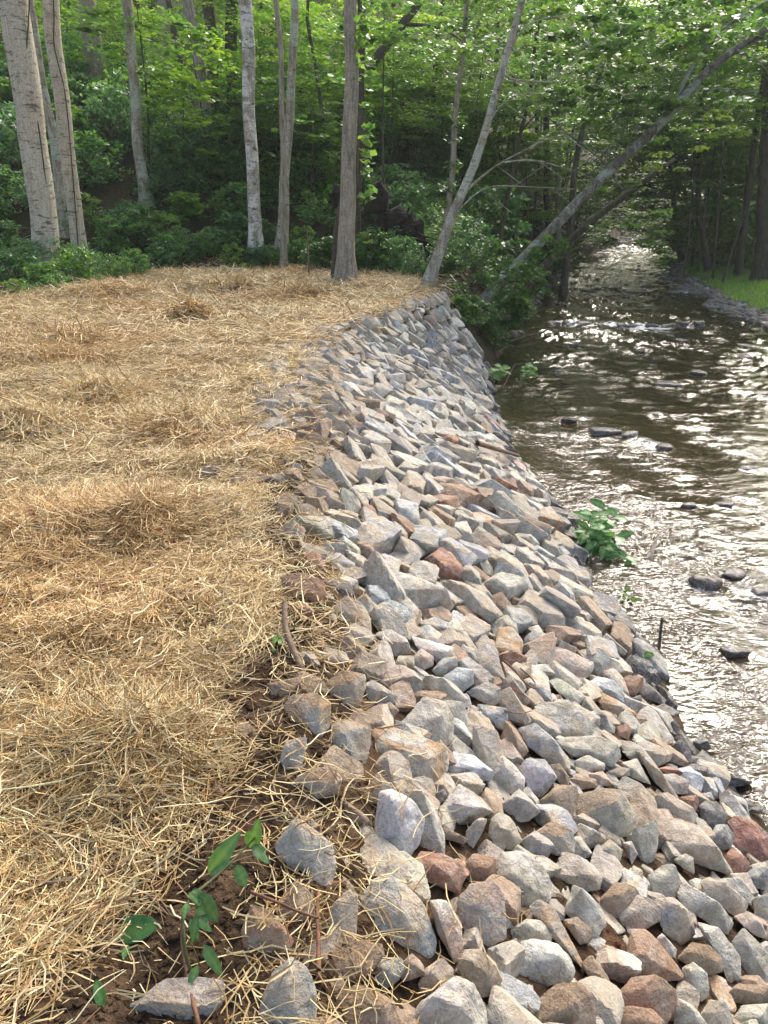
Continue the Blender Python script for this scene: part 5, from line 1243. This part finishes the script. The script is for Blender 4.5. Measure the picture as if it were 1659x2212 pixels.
# ------------------------------------------------------------------ cobbles of the far gravel bar
def build_cobbles():
    r = np.random.default_rng(71)
    protos = []; LOW = []
    for i in range(8):
        V, f = plane_rock(2, (1, r.uniform(.65, .9), r.uniform(.38, .6)), 7100+i, 8, 5, .6); LOW.append(plane_rock(1, (1, r.uniform(.65, .9), r.uniform(.38, .6)), 7150+i, 8, 5, .6))
        key = ['olive', 'greywet', 'greywet', 'brown', 'darkwet', 'brown', 'dark', 'darkwet'][i]
        protos.append((V, f, key))
    lst = []
    for k in range(5200):
        y = r.uniform(19, 60); t = abs(r.normal(scale=.8)); x = float(rshore(y))-.75+t*1.1+.35*math.sin(y*.9)
        if t > 3.2: continue
        lst.append((x, y, r.uniform(.05, .20)*(1.0 if r.random() < .8 else 1.5)))
    for k in range(330):                                     # left foot of the far bank
        y = r.uniform(20, 60); lst.append((float(shore(y))+r.uniform(-.25, .35), y, r.uniform(.07, .2)))
    for k in range(330):                                     # shoal where the creek turns
        y = r.uniform(78, 116); lst.append((r.uniform(float(shore(y)), float(rshore(y))), y, r.uniform(.25, .6)))
    sc = []
    for x, y, s in lst:
        px, py, dep = to_px(np.array([x, y, float(base_height(x, y))])); sc.append(s/dep if -30 < px < 1690 else 0)
    top = set(np.argsort(-np.array(sc))[:130].tolist())
    rest = MB(); a1 = []; a2 = []; meshes = []
    for V, f, key in protos:
        me = mesh_np('cobble', V, f, True, M_ROCK); ca, sa = col_attr(len(V), key, 0, r); sa[:, 3] *= .12; ca[:, :3] *= .6; sa[:, :3] *= .7; set_col(me, 'col', ca); set_col(me, 'stain', sa); meshes.append(me)
    bars = [(1440, 632, 'the rounded grey boulder'), (1490, 660, 'the bare leaning sapling'), (1560, 610, 'the green plants of the bar'), (1640, 660, 'the end of the bar'), (1450, 590, 'the short leaning far trunk'), (1190, 610, 'the thin dark limb'), (1100, 690, 'the stout leaning trunk foot'), (1340, 540, 'the far glitter'), (1600, 640, 'the flat grey rock')]
    seen = {}
    names = ['olive grey', 'damp flat', 'damp grey', 'brown', 'dark wet', 'rounded brown', 'dark grey', 'blackish wet']
    for i, (x, y, s) in enumerate(lst):
        z = float(max(base_height(x, y), wlevel(x, y)-.04))+.12*s; a = r.uniform(0, 6.28); j = int(r.integers(0, 8))
        if x < float(rshore(y))-.1: j = [2, 4, 7, 4][j % 4]
        if i in top:
            o = obj('cobble', meshes[j]); o.location = (x, y, z); o.scale = (s, s, s); o.rotation_euler = (r.normal()*.15, r.normal()*.15, a)
            px, py, dep = to_px(np.array([x, y, z])); px = float(px); py = float(py)
            m = min(bars, key=lambda m: math.hypot(m[0]-px, (m[1]-py)*1.5)); dx, dy = px-m[0], py-m[1]
            rel = ('right of' if dx > 0 else 'left of') if abs(dx) > abs(dy)*1.5 else ('nearer than' if dy > 0 else 'beyond')
            bg_ = 'big ' if s > .2 else 'small ' if s < .12 else ''
            for n in ORD+['eleventh ', 'twelfth ', 'thirteenth ', 'fourteenth ', 'fifteenth ', 'sixteenth ', 'seventeenth ']:
                lab = f'{n}{bg_}{names[j]} cobble {rel} {m[2]}'
                if lab not in seen: break
            seen[lab] = 1
            tag(o, lab, 'cobble', 'cobbles of the far banks')
        else:
            V, f = LOW[j]; key = protos[j][2]; c, s_ = math.cos(a), math.sin(a)
            rest.add(V*s @ np.array([[c, s_, 0], [-s_, c, 0], [0, 0, 1]])+[x, y, z], f); ca, sa = col_attr(len(V), key, 0, r); sa[:, 3] *= .12; ca[:, :3] *= .6; sa[:, :3] *= .7; a1.append(ca); a2.append(sa)
    me = rest.mesh('distant_cobbles', M_ROCK); set_col(me, 'col', np.concatenate(a1)); set_col(me, 'stain', np.concatenate(a2))
    tag(obj('distant_cobbles', me), 'countless small cobbles of the far banks and shoals', 'cobbles', kind='stuff')
build_cobbles()

def build_bar_grass():
    r = np.random.default_rng(72); n = 60000
    y = r.uniform(22, 52, n); x = rshore(y)+.9+np.abs(r.normal(scale=3.2, size=n))-.5+.5*n2(y, y, 3, 4)
    k = (n2(x, y, 1.1, 44) > -.25); x, y = x[k], y[k]; n = len(x)
    z = height(x, y); a = r.uniform(0, 6.28, n); h = r.uniform(.06, .24, n)*(1+.7*n2(x, y, .7, 46)); wd = r.uniform(.012, .03, n)
    b = np.stack([x, y, z], 1); d = np.stack([np.cos(a), np.sin(a), 0*a], 1); up = np.stack([r.normal(scale=.35, size=n), r.normal(scale=.35, size=n), np.ones(n)], 1)*h[:, None]
    V = np.stack([b-d*wd[:, None], b+d*wd[:, None], b+up+d*wd[:, None]*.3], 1).reshape(-1, 3)
    me = mesh_np('bar_grass', V, np.arange(3*n).reshape(-1, 3), False, M_LEAF); set_float(me, 'var', np.repeat(r.uniform(.2, .9, n), 3))
    o = obj('bar_grass', me); o.color = (.14, .26, .06, 1); tag(o, 'low green plants spreading over the far gravel bar', 'grass', kind='stuff')
build_bar_grass()

# ------------------------------------------------------------------ straw, clods, crumbs
PAL = np.array([(.62, .48, .25), (.50, .35, .155), (.42, .27, .105), (.66, .55, .33), (.53, .41, .19), (.33, .19, .075), (.24, .13, .055), (.58, .50, .30)])
PW = np.array([.22, .19, .13, .12, .14, .09, .06, .05]); PW = PW/PW.sum()
def straw_batch(x, y, L, wd, seg, r, lift, tilt, tri=False, ang=None):
    n = len(x)
    a = r.uniform(0, 2*math.pi, n) if ang is None else ang
    el = r.normal(scale=tilt, size=n)
    z = height(x, y)+np.abs(r.normal(scale=lift, size=n))+.004
    D = np.stack([np.cos(a)*np.cos(el), np.sin(a)*np.cos(el), np.sin(el)], 1)
    pts = [np.stack([x, y, z], 1)-D*(L/2)[:, None]]
    cur = D.copy()
    for s in range(seg):
        pts.append(pts[-1]+cur*(L/seg)[:, None])
        cur = cur + r.normal(scale=.42 if seg > 1 else 0, size=(n, 3))*np.array([1, 1, .6]); cur /= np.linalg.norm(cur, axis=1)[:, None]
    for p in pts:                                          # keep every joint above the soil
        g = height(p[:, 0], p[:, 1])+.002
        p[:, 2] = np.maximum(p[:, 2], g)
    up = np.stack([r.normal(scale=.5, size=n), r.normal(scale=.5, size=n), np.ones(n)], 1)
    B = np.cross(D, up); B /= np.linalg.norm(B, axis=1)[:, None]; U = np.cross(B, D)
    ring = [B, -B] if not tri else [B, -.5*B+.87*U, -.5*B-.87*U]
    m = len(ring); w2 = (wd/2)[:, None]
    V = np.stack([p+q*w2*(1 if i not in (0, seg) else .7) for i, p in enumerate(pts) for q in ring], 1)
    F = []
    for s in range(seg):
        if not tri: F += [[2*s, 2*s+1, 2*s+3], [2*s, 2*s+3, 2*s+2]]
        else:
            for e in range(3):
                p0, p1 = 3*s+e, 3*s+(e+1) % 3; F += [[p0, p1, p1+3], [p0, p1+3, p0+3]]
    F = np.array(F); nv = m*(seg+1)
    FF = (np.arange(n)[:, None, None]*nv+F[None]).reshape(-1, 3)
    ci = r.choice(len(PAL), n, p=PW)
    patch = n2(x, y, .8, 51)
    c = PAL[ci]*(1+r.normal(scale=.13, size=n)+.20*patch)[:, None]
    red = sstep(-.15, .4, n2(x, y, 1.3, 52))[:, None]*.38
    c = c*(1-red)+c*np.array([.92, .70, .5])*red
    return V.reshape(-1, 3), FF, np.repeat(np.clip(c, .02, .75), nv, 0)
def region(n, y0, y1, r, power=1.0):
    y = y0+(y1-y0)*r.random(n)**power
    x = -(.62*y+.7)+(edge(y)+.28+.62*y+.7)*r.random(n)
    return x, y
def build_straw():
    r = np.random.default_rng(81); out = MB()
    def put(n, y0, y1, L, wd, seg, lift, tilt, tri=False, dens=None, power=1.0):
        x, y = region(n, y0, y1, r, power)
        pr = sstep(.16, -.20, x-sedge(y)+.14*n2(x, y, .3, 53))*sstep(.4, -.5, y-straw_far(x)+.6*n2(x, y, 1.2, 4))
        pr = np.maximum(pr, .07*(x < edge(y)+.3))
        pr = pr*(.52+.48*sstep(1.1, 1.5, y+.22*n2(x, y, .25, 54)))*(.28+.72*sstep(-.38, .12, n2(x, y, .24, 55)+.5*n2(x, y, .8, 58)))
        k = r.random(n) < pr
        x, y = x[k], y[k]
        ang = n2(x, y, .55, 56)*5+n2(x, y, 1.9, 57)*4+r.normal(scale=.75, size=len(x))
        v, f, c = straw_batch(x, y, L*r.uniform(.35, 1.35, len(x)), wd*r.uniform(.55, 1.5, len(x)), seg, r, lift, tilt, tri, ang)
        out.add(v, f, c)
    put(21000, .75, 2.9, .16, .0034, 3, .016, .20, True)
    put(24000, .75, 3.2, .08, .0026, 2, .014, .24)
    put(34000, 2.6, 5.2, .19, .0037, 3, .018, .18)
    put(45000, 2.6, 5.6, .12, .0036, 2, .016, .20)
    put(70000, 4.8, 10.5, .20, .0058, 2, .022, .20)
    put(95000, 9.5, 21, .30, .0100, 1, .035, .22)
    put(16000, 11, 21, .34, .012, 2, .05, .45)
    for mx, my, mr, mh in MOUNDS:                           # the heaps are thatched thicker, stalks combed outward and down
        if mh < .07: continue
        n = int(1100 if my < 3 else 1300); th = r.uniform(0, 6.28, n); rr_ = mr*1.15*np.sqrt(r.random(n)); x, y = mx+rr_*np.cos(th), my+rr_*np.sin(th)
        s = 1+.22*max(0, my-3)
        v, f, c = straw_batch(x, y, .19*r.uniform(.4, 1.4, n)*min(s, 1.6), .0038*r.uniform(.6, 1.4, n)*s, 3, r, .022*s, .42, my < 3, th+r.normal(scale=.7, size=n)); out.add(v, f, c)
    o = obj('straw', out.mesh('straw', M_STRAW, False, 'col')); tag(o, 'loose golden straw mulch spread over the levelled ground', 'straw', kind='stuff')
    # stalks blown on to the stones
    rr = MB(); n = 1900
    y = .95+9.5*r.random(n)**1.6; x = edge(y)-.08+np.abs(r.normal(scale=.26, size=n)); dg = bpy.context.evaluated_depsgraph_get(); ok = []
    S.view_layers[0].update(); zs = []
    for a, b in zip(x, y):
        h, loc, *_ = S.ray_cast(dg, Vector((a, b, .9)), Vector((0, 0, -1)), distance=4)
        zs.append(loc.z if h else float(height(a, b)))
    hgt = np.array(zs)
    v, f, c = straw_batch(x, y, .12*r.uniform(.3, 1.4, n), .0032*r.uniform(.6, 1.3, n)*(1+.09*y), 3, r, .004, .16, True)
    v = v.reshape(n, -1, 3); v[:, :, 2] += (hgt-height(x, y))[:, None]+.002
    rr.add(v.reshape(-1, 3), f, c)
    tag(obj('straw_wisps', rr.mesh('straw_wisps', M_STRAW, False, 'col')), 'single straw stalks strewn over the nearest stones', 'straw', kind='stuff')
def build_clods():
    r = np.random.default_rng(82); out = MB(); at1 = []; at2 = []
    prot = [plane_rock(1, (1, .8, .6), 8200+i, 5, 5, 4.5) for i in range(14)]
    n = 9000
    y = .8+5.5*r.random(n)**1.9; x = sedge(y)+(edge(y)-sedge(y)+.15)*r.random(n)+r.normal(scale=.05, size=n)
    k2 = r.random(n) < .25; y2 = .75+.85*r.random(n); x = np.where(k2, -1.05+1.0*r.random(n), x); y = np.where(k2, y2, y)
    k3 = r.random(n) < .32; tt = r.random(n); y = np.where(k3, .9+5*r.random(n), y); x = np.where(k3, edge(y)+(shore(y)-edge(y))*tt, x)
    z = height(x, y)
    for i in range(n):
        V, f = prot[i % 14]; s = abs(r.normal(scale=.0068))+.002
        a = r.uniform(0, 6.28); c, q = math.cos(a), math.sin(a)
        out.add(V*s @ np.array([[c, q, 0], [-q, c, 0], [0, 0, 1]])+[x[i], y[i], z[i]+s*.15], f)
        col = np.array([(.105, .066, .04), (.15, .095, .058), (.20, .095, .045), (.075, .05, .033)][int(r.integers(0, 4))])*r.uniform(.75, 1.25)
        at1.append(np.tile(np.r_[col, .25], (len(V), 1))); at2.append(np.tile(np.r_[col*.8, 0], (len(V), 1)))
    me = out.mesh('soil_clods', M_GROUND, False)
    tag(obj('soil_clods', me), 'crumbs and clods of brown soil between straw and stones', 'soil', kind='stuff')
build_straw(); build_clods()

# ------------------------------------------------------------------ single leaves, sprigs, sticks
def leaf_shape(name, L, Wd, seed, curl=.25, tooth=0.0, mat=None, bite=False):
    """a broad leaf with folded midrib, lying along +X from its stalk"""
    r = np.random.default_rng(seed); m = 9
    s = np.linspace(0, 1, m); half = Wd/2*np.sin(np.pi*s**.85)**.8*(1-.12*s); half[-1] = 0; half[0] = .02*Wd
    zc = -curl*L*s**2; V = []
    for i in range(m):
        for k in (-1, -.5, 0, .5, 1):
            hb = half[i]*(1+(tooth*(1 if i % 2 else -1) if abs(k) == 1 else 0))
            if bite and i in (5, 6) and k == 1: hb *= .5
            V.append((s[i]*L, k*hb, zc[i]+abs(k)*half[i]*.5-abs(k)**2*half[i]*.3+.012*L*math.sin(i*1.7+k*2+seed)))
    F = [[i*5+k, i*5+k+1, (i+1)*5+k+1, (i+1)*5+k] for i in range(m-1) for k in range(4)]
    V = np.array(V); F = np.array(F)
    F = np.concatenate([F[:, [0, 1, 2]], F[:, [0, 2, 3]]])
    me = mesh_np(name, V, F, True, mat or M_LEAF_NEAR); set_float(me, 'var', .42+.40*(np.arange(len(V)) % 5 == 2)+.16*((np.arange(len(V))//5) % 2 == 0)+r.normal(scale=.04, size=len(V)))
    return me
def place_leaf(me, parent, base, tip_dir, normal, scale, col, off=Vector((0, 0, 0))):
    o = obj('leaf', me, parent)
    X = Vector(tip_dir).normalized(); Z = Vector(normal); Z = (Z-X*Z.dot(X)).normalized(); Yv = Z.cross(X)
    M = Matrix((X, Yv, Z)).transposed().to_4x4(); M.translation = Vector(base)-off
    o.matrix_local = M @ Matrix.Scale(scale, 4); o.color = (*col, 1)
    return o
def ground_at(px, py): return hit(px, py, height)
def build_sprig():
    """weed in the foreground: two shoots rising from one dead stem, every leaf drawn from the tip and base it shows"""
    foot = ground_at(418, 2110); e = empty('leafy_sprig', tuple(foot)); off = Vector(foot)
    Lm = [leaf_shape('leaf', 1, .52, 11, .18, 0, None, True), leaf_shape('leaf', 1, .36, 12, .3), leaf_shape('leaf', 1, .62, 13, .12)]
    def pt(px, py, d): return np.array(ray(px, py))*d+np.array([0, 0, CAM_H])
    d0 = to_px(foot)[2]
    st = [(418, 2110, d0), (400, 2070, d0-.02), (395, 2010, d0-.01), (392, 1960, d0+.02), (420, 1930, d0+.05), (460, 1900, d0+.1), (500, 1862, d0+.15), (560, 1800, d0+.22)]
    Q = resample(np.array([pt(*q) for q in st]), .02)
    V, F = tube(Q-foot, np.linspace(.0050, .0022, len(Q)), 6, 1, .1); obj('stem', mesh_np('stem', V, F, True, M_STEM), e)
    for P_ in ([(395, 2010), (412, 2030), (425, 2065), (432, 2085)], [(460, 1900), (455, 1915), (448, 1925)]):
        q = resample(np.array([pt(a, b, d0+.02) for a, b in P_]), .02); V, F = tube(q-foot, np.full(len(q), .0014), 5, 1); obj('stem', mesh_np('stem', V, F, True, M_STEM), e)
    g, g2 = (.075, .165, .045), (.055, .125, .035)
    for bx, by, tx, ty, dd, wv, cl in [(503, 1862, 452, 1886, .15, 1, g), (450, 1885, 508, 1810, .16, 1, g), (512, 1868, 530, 1918, .14, 2, g), (540, 1832, 556, 1775, .22, 0, g), (545, 1825, 584, 1862, .2, 0, g2), (408, 1928, 425, 1945, .05, 1, g), (418, 1920, 436, 1958, .06, 2, g2), (428, 1930, 468, 1992, .05, 2, g2),
                                       (412, 1985, 428, 2028, .03, 0, g), (428, 1972, 412, 2040, .02, 1, g), (432, 1985, 455, 2010, .0, 0, g2), (440, 2040, 478, 2110, .0, 1, g), (428, 2085, 404, 2136, -.02, 0, g), (405, 1950, 396, 1985, .02, 0, g), (425, 1962, 440, 1972, .03, 2, g2)]:
        a = pt(bx, by, d0+dd); b = pt(tx, ty, d0+dd-.03); L = float(np.linalg.norm(b-a))
        nr = Vector((0, -.6, 1))+Vector((random.uniform(-.5, .5), random.uniform(-.3, .3), 0))
        place_leaf(Lm[wv], e, a, b-a, nr, L, cl, off)
    tag(e, 'green sprig with chewed oval leaves on a thin dead stem, rising from the soil', 'sprig')
    for px, py, tx, ty, lab, mi in [(252, 2025, 348, 2008, 'broad dark green leaf lying flat on the soil beside the sprig', 2), (225, 2185, 208, 2125, 'small dull green leaf sticking out of the red soil', 1), (278, 2050, 268, 2085, 'narrow green leaf scrap in the soil under the broad leaf', 1)]:
        a = ground_at(px, py)+np.array([0, 0, .012]); b = ground_at(tx, ty)+np.array([0, 0, .018])
        L = float(np.linalg.norm(b-a)); o = obj('fallen_leaf', leaf_shape('fallen_leaf', L, L*(.62 if mi == 2 else .4), 20+mi, .05)); X = Vector(b-a).normalized(); Z = Vector((0, -.45, 1)); Z = (Z-X*Z.dot(X)).normalized()
        M = Matrix((X, Z.cross(X), Z)).transposed().to_4x4(); M.translation = Vector(a); o.matrix_world = M; o.color = (.035, .105, .02, 1)
        tag(o, lab, 'leaf')
build_sprig()
def stick(name, label, pix, r0, r1, lift=.01, mat=None, cat='stick', side=None, f=None):
    f = f or height
    pts = [hit(a, b, f)+np.array([0, 0, lift if not isinstance(lift, (list, tuple)) else lift[i]]) for i, (a, b) in enumerate(pix)]
    Q = resample(np.array(pts), .025); base = pts[0]
    if not side:
        V, F = tube(Q-base, np.linspace(r0, r1, len(Q)), 7, 5, .18); o = obj(name, mesh_np(name, V, F, True, mat or M_TWIG)); o.location = base
    else:
        o = empty(name, tuple(base)); V, F = tube(Q-base, np.linspace(r0, r1, len(Q)), 7, 5, .18); obj('stem', mesh_np(name, V, F, True, mat or M_TWIG), o)
        for sd_ in side:
            q = resample(np.array([hit(a, b, f)+np.array([0, 0, .012]) for a, b in sd_]), .02); V, F = tube(q-base, np.linspace(r1*1.1, r1*.5, len(q)), 6, 6, .15); obj('side_twig', mesh_np('side_twig', V, F, True, mat or M_TWIG), o)
    tag(o, label, cat)
M_ROOT = mat_plain('red_brown_root', (.10, .045, .025), (.20, .10, .055), 40)
def build_sticks():
    heap = lambda x, y: np.maximum(slope_z(x, y)+.05, wlevel(x, y))
    stick('forked_twig', 'grey forked twig lying over the bare soil in front of the straw', [(-30, 1975), (60, 1938), (150, 1920), (250, 1905), (272, 1880), (298, 1868)], .0075, .0035, .03, side=[[(262, 1900), (320, 1940), (365, 1985)]])
    stick('dead_stem', 'reddish brown dead stem upright in the gap between long grey stone and soil', [(690, 2130), (690, 2060), (684, 1990), (690, 1960)], .006, .004, .05, M_ROOT)
    stick('reed', 'dry reddish reed lying across the rust red lump toward the stones', [(545, 1975), (600, 1995), (650, 2020), (690, 2030)], .004, .003, .07, M_ROOT)
    stick('dead_stem', 'brown dead stalk running down from the sprig past the blue-grey slab', [(395, 2010), (400, 2080), (412, 2150), (432, 2230)], .006, .005, .02, M_ROOT)
    stick('root_stub', 'brown root stub standing in the soil beside the upper muddy slab', [(618, 1348), (617, 1385), (635, 1420), (655, 1455)], .011, .014, [.10, .06, .03, .01])
    stick('twig', 'thin dark twig curving over the straw near the bulge of the stones', [(480, 945), (560, 905), (620, 880), (690, 845)], .006, .002, .05)
    stick('twig', 'thin bent twig lying on the far straw', [(525, 1025), (560, 960), (600, 930), (660, 915)], .005, .002, .06)
    stick('twig', 'upright weed stalk with side shoots standing in the upper straw', [(600, 790), (628, 750), (650, 710), (668, 672)], .006, .002, [0, .06, .1, .14])
    stick('plank_scrap', 'splintered brown wood scrap wedged among the upper stones', [(1030, 985), (1070, 997), (1118, 1010)], .03, .018, .14, M_TWIG, 'wood scrap', f=heap)
    stick('root_tangle', 'tangle of thin orange roots on top of the broad buff stone', [(1085, 1480), (1110, 1500), (1130, 1530), (1155, 1545), (1150, 1520), (1120, 1495)], .006, .003, .13, M_ROOT, 'roots', [[(1090, 1540), (1120, 1548), (1150, 1540)], [(1100, 1490), (1140, 1510), (1158, 1530)]], heap)
    stick('water_stick', 'dark stick poking straight up out of the creek', [(1425, 1395), (1424, 1392), (1423, 1390), (1423, 1388)], .012, .010, [-.05, .04, .12, .20], BARK['dark'], f=wlevel)
    stick('water_stick', 'short splintered stake leaning in the riffle below the bank plant', [(1400, 1215), (1403, 1210), (1412, 1195), (1418, 1185)], .02, .012, [-.05, .03, .08, .15], BARK['grey'], f=wlevel)
    stick('driftwood', 'thin dark branch trailing from the stone bank into the pool', [(1100, 745), (1130, 735), (1160, 728), (1195, 715)], .03, .012, .08, BARK['dark'], 'branch', f=wlevel)
    stick('driftwood', 'arching twig caught in the water at the far stones', [(1085, 840), (1110, 810), (1150, 800), (1170, 790)], .014, .006, [.0, .2, .15, .0], BARK['dark'], 'branch', f=wlevel)
    stick('dry_stalk', 'brown dry stalk with seed head upright in the straw near the white flecked trunk', [(668, 600), (667, 598)], .02, .012, [0, .95], M_TWIG, 'stalk', f=rise)
build_sticks()
def build_bank_plants():
    Lm = leaf_shape('leaf', 1, .52, 31, .3, .12); Lr = leaf_shape('leaf', 1, .8, 33, .2, .15)
    def plant(px, py, spec, n, L, col, label, name='bank_plant', seed=1, me=Lm):
        r = np.random.default_rng(seed)
        foot = hit(px, py, lambda x, y: np.maximum(base_height(x, y), wlevel(x, y))); e = empty(name, tuple(foot)); dep = to_px(foot)[2]; off = Vector(foot)
        for tx, ty in spec:
            tip = np.array(ray(tx, ty))*(dep*.965+r.normal()*.1)+np.array([0, 0, CAM_H])
            mid = (foot*.5+tip*.5)+np.array([0, 0, .12*np.linalg.norm(tip-foot)])
            Q = resample(np.array([foot-[0, 0, .06], mid, tip]), .04); V, F = tube(Q-foot, np.linspace(.006, .002, len(Q)), 5, 1); obj('stem', mesh_np('stem', V, F, True, M_STEM), e)
            for k in range(n):
                s = .25+.75*(k+r.random()*.5)/n; b = np.array([np.interp(s, np.linspace(0, 1, len(Q)), Q[:, j]) for j in range(3)])
                dr = (tip-foot)/np.linalg.norm(tip-foot)*.5+np.array([(1 if k % 2 else -1)*r.uniform(.5, 1), r.uniform(-.8, .3), r.uniform(-.45, .25)])
                place_leaf(me, e, b, dr, (r.normal()*.35, -.55+r.normal()*.3, 1), L*r.uniform(.65, 1.2), np.array(col)*r.uniform(.8, 1.25), off)
        tag(e, label, 'plant')
    plant(1262, 1178, [(1278, 1105), (1312, 1092), (1340, 1108), (1348, 1160), (1366, 1212), (1300, 1140), (1272, 1140), (1325, 1180), (1340, 1195), (1290, 1170)], 9, .155, (.085, .20, .06), 'leafy green plant growing from the stones over the near water', seed=41)
    plant(1140, 815, [(1148, 785), (1155, 790), (1138, 800), (1152, 808)], 5, .17, (.10, .23, .04), 'bright yellow green seedling standing in the water off the stone bank', seed=42, me=Lr)
    plant(1072, 822, [(1070, 795), (1085, 790), (1092, 800), (1060, 810)], 5, .16, (.09, .2, .04), 'small green weed at the waterline on the far stones', seed=43, me=Lr)
    plant(1388, 1420, [(1392, 1405), (1402, 1415), (1410, 1412)], 3, .06, (.10, .2, .05), 'tiny pale green weed floating at the stones near the dark stick', seed=44, me=Lr)
    plant(595, 1390, [(600, 1372), (606, 1380)], 3, .03, (.11, .22, .05), 'tiny green seedling in the soil by the root stub', seed=45, me=Lr, name='seedling')
    plant(1345, 1290, [(1365, 1295), (1350, 1270), (1385, 1300)], 4, .05, (.13, .22, .05), 'thin trailing weed with pale leaves over the water by the bank', seed=46, me=Lr, name='trailing_weed')
build_bank_plants()

# ------------------------------------------------------------------ the damp air of the wood
def build_haze():
    v = np.array([(x, y, z) for z in (-5, 95) for y in (-960, 960) for x in (-960, 960)], float)
    f = np.array([(0, 2, 3, 1), (4, 5, 7, 6), (0, 1, 5, 4), (2, 6, 7, 3), (0, 4, 6, 2), (1, 3, 7, 5)])
    m = bpy.data.materials.new('haze'); m.use_nodes = True; t = m.node_tree; t.nodes.clear()
    o = t.nodes.new('ShaderNodeOutputMaterial'); p = t.nodes.new('ShaderNodeVolumePrincipled')
    p.inputs['Color'].default_value = (.93, .97, .90, 1); p.inputs['Density'].default_value = HAZE; p.inputs['Anisotropy'].default_value = .2
    t.links.new(p.outputs[0], o.inputs[1])
    tag(obj('haze', mesh_np('haze', v, f, False, m)), 'thin pale haze hanging in the wood', 'haze', kind='stuff')
HAZE = .0007
build_haze()
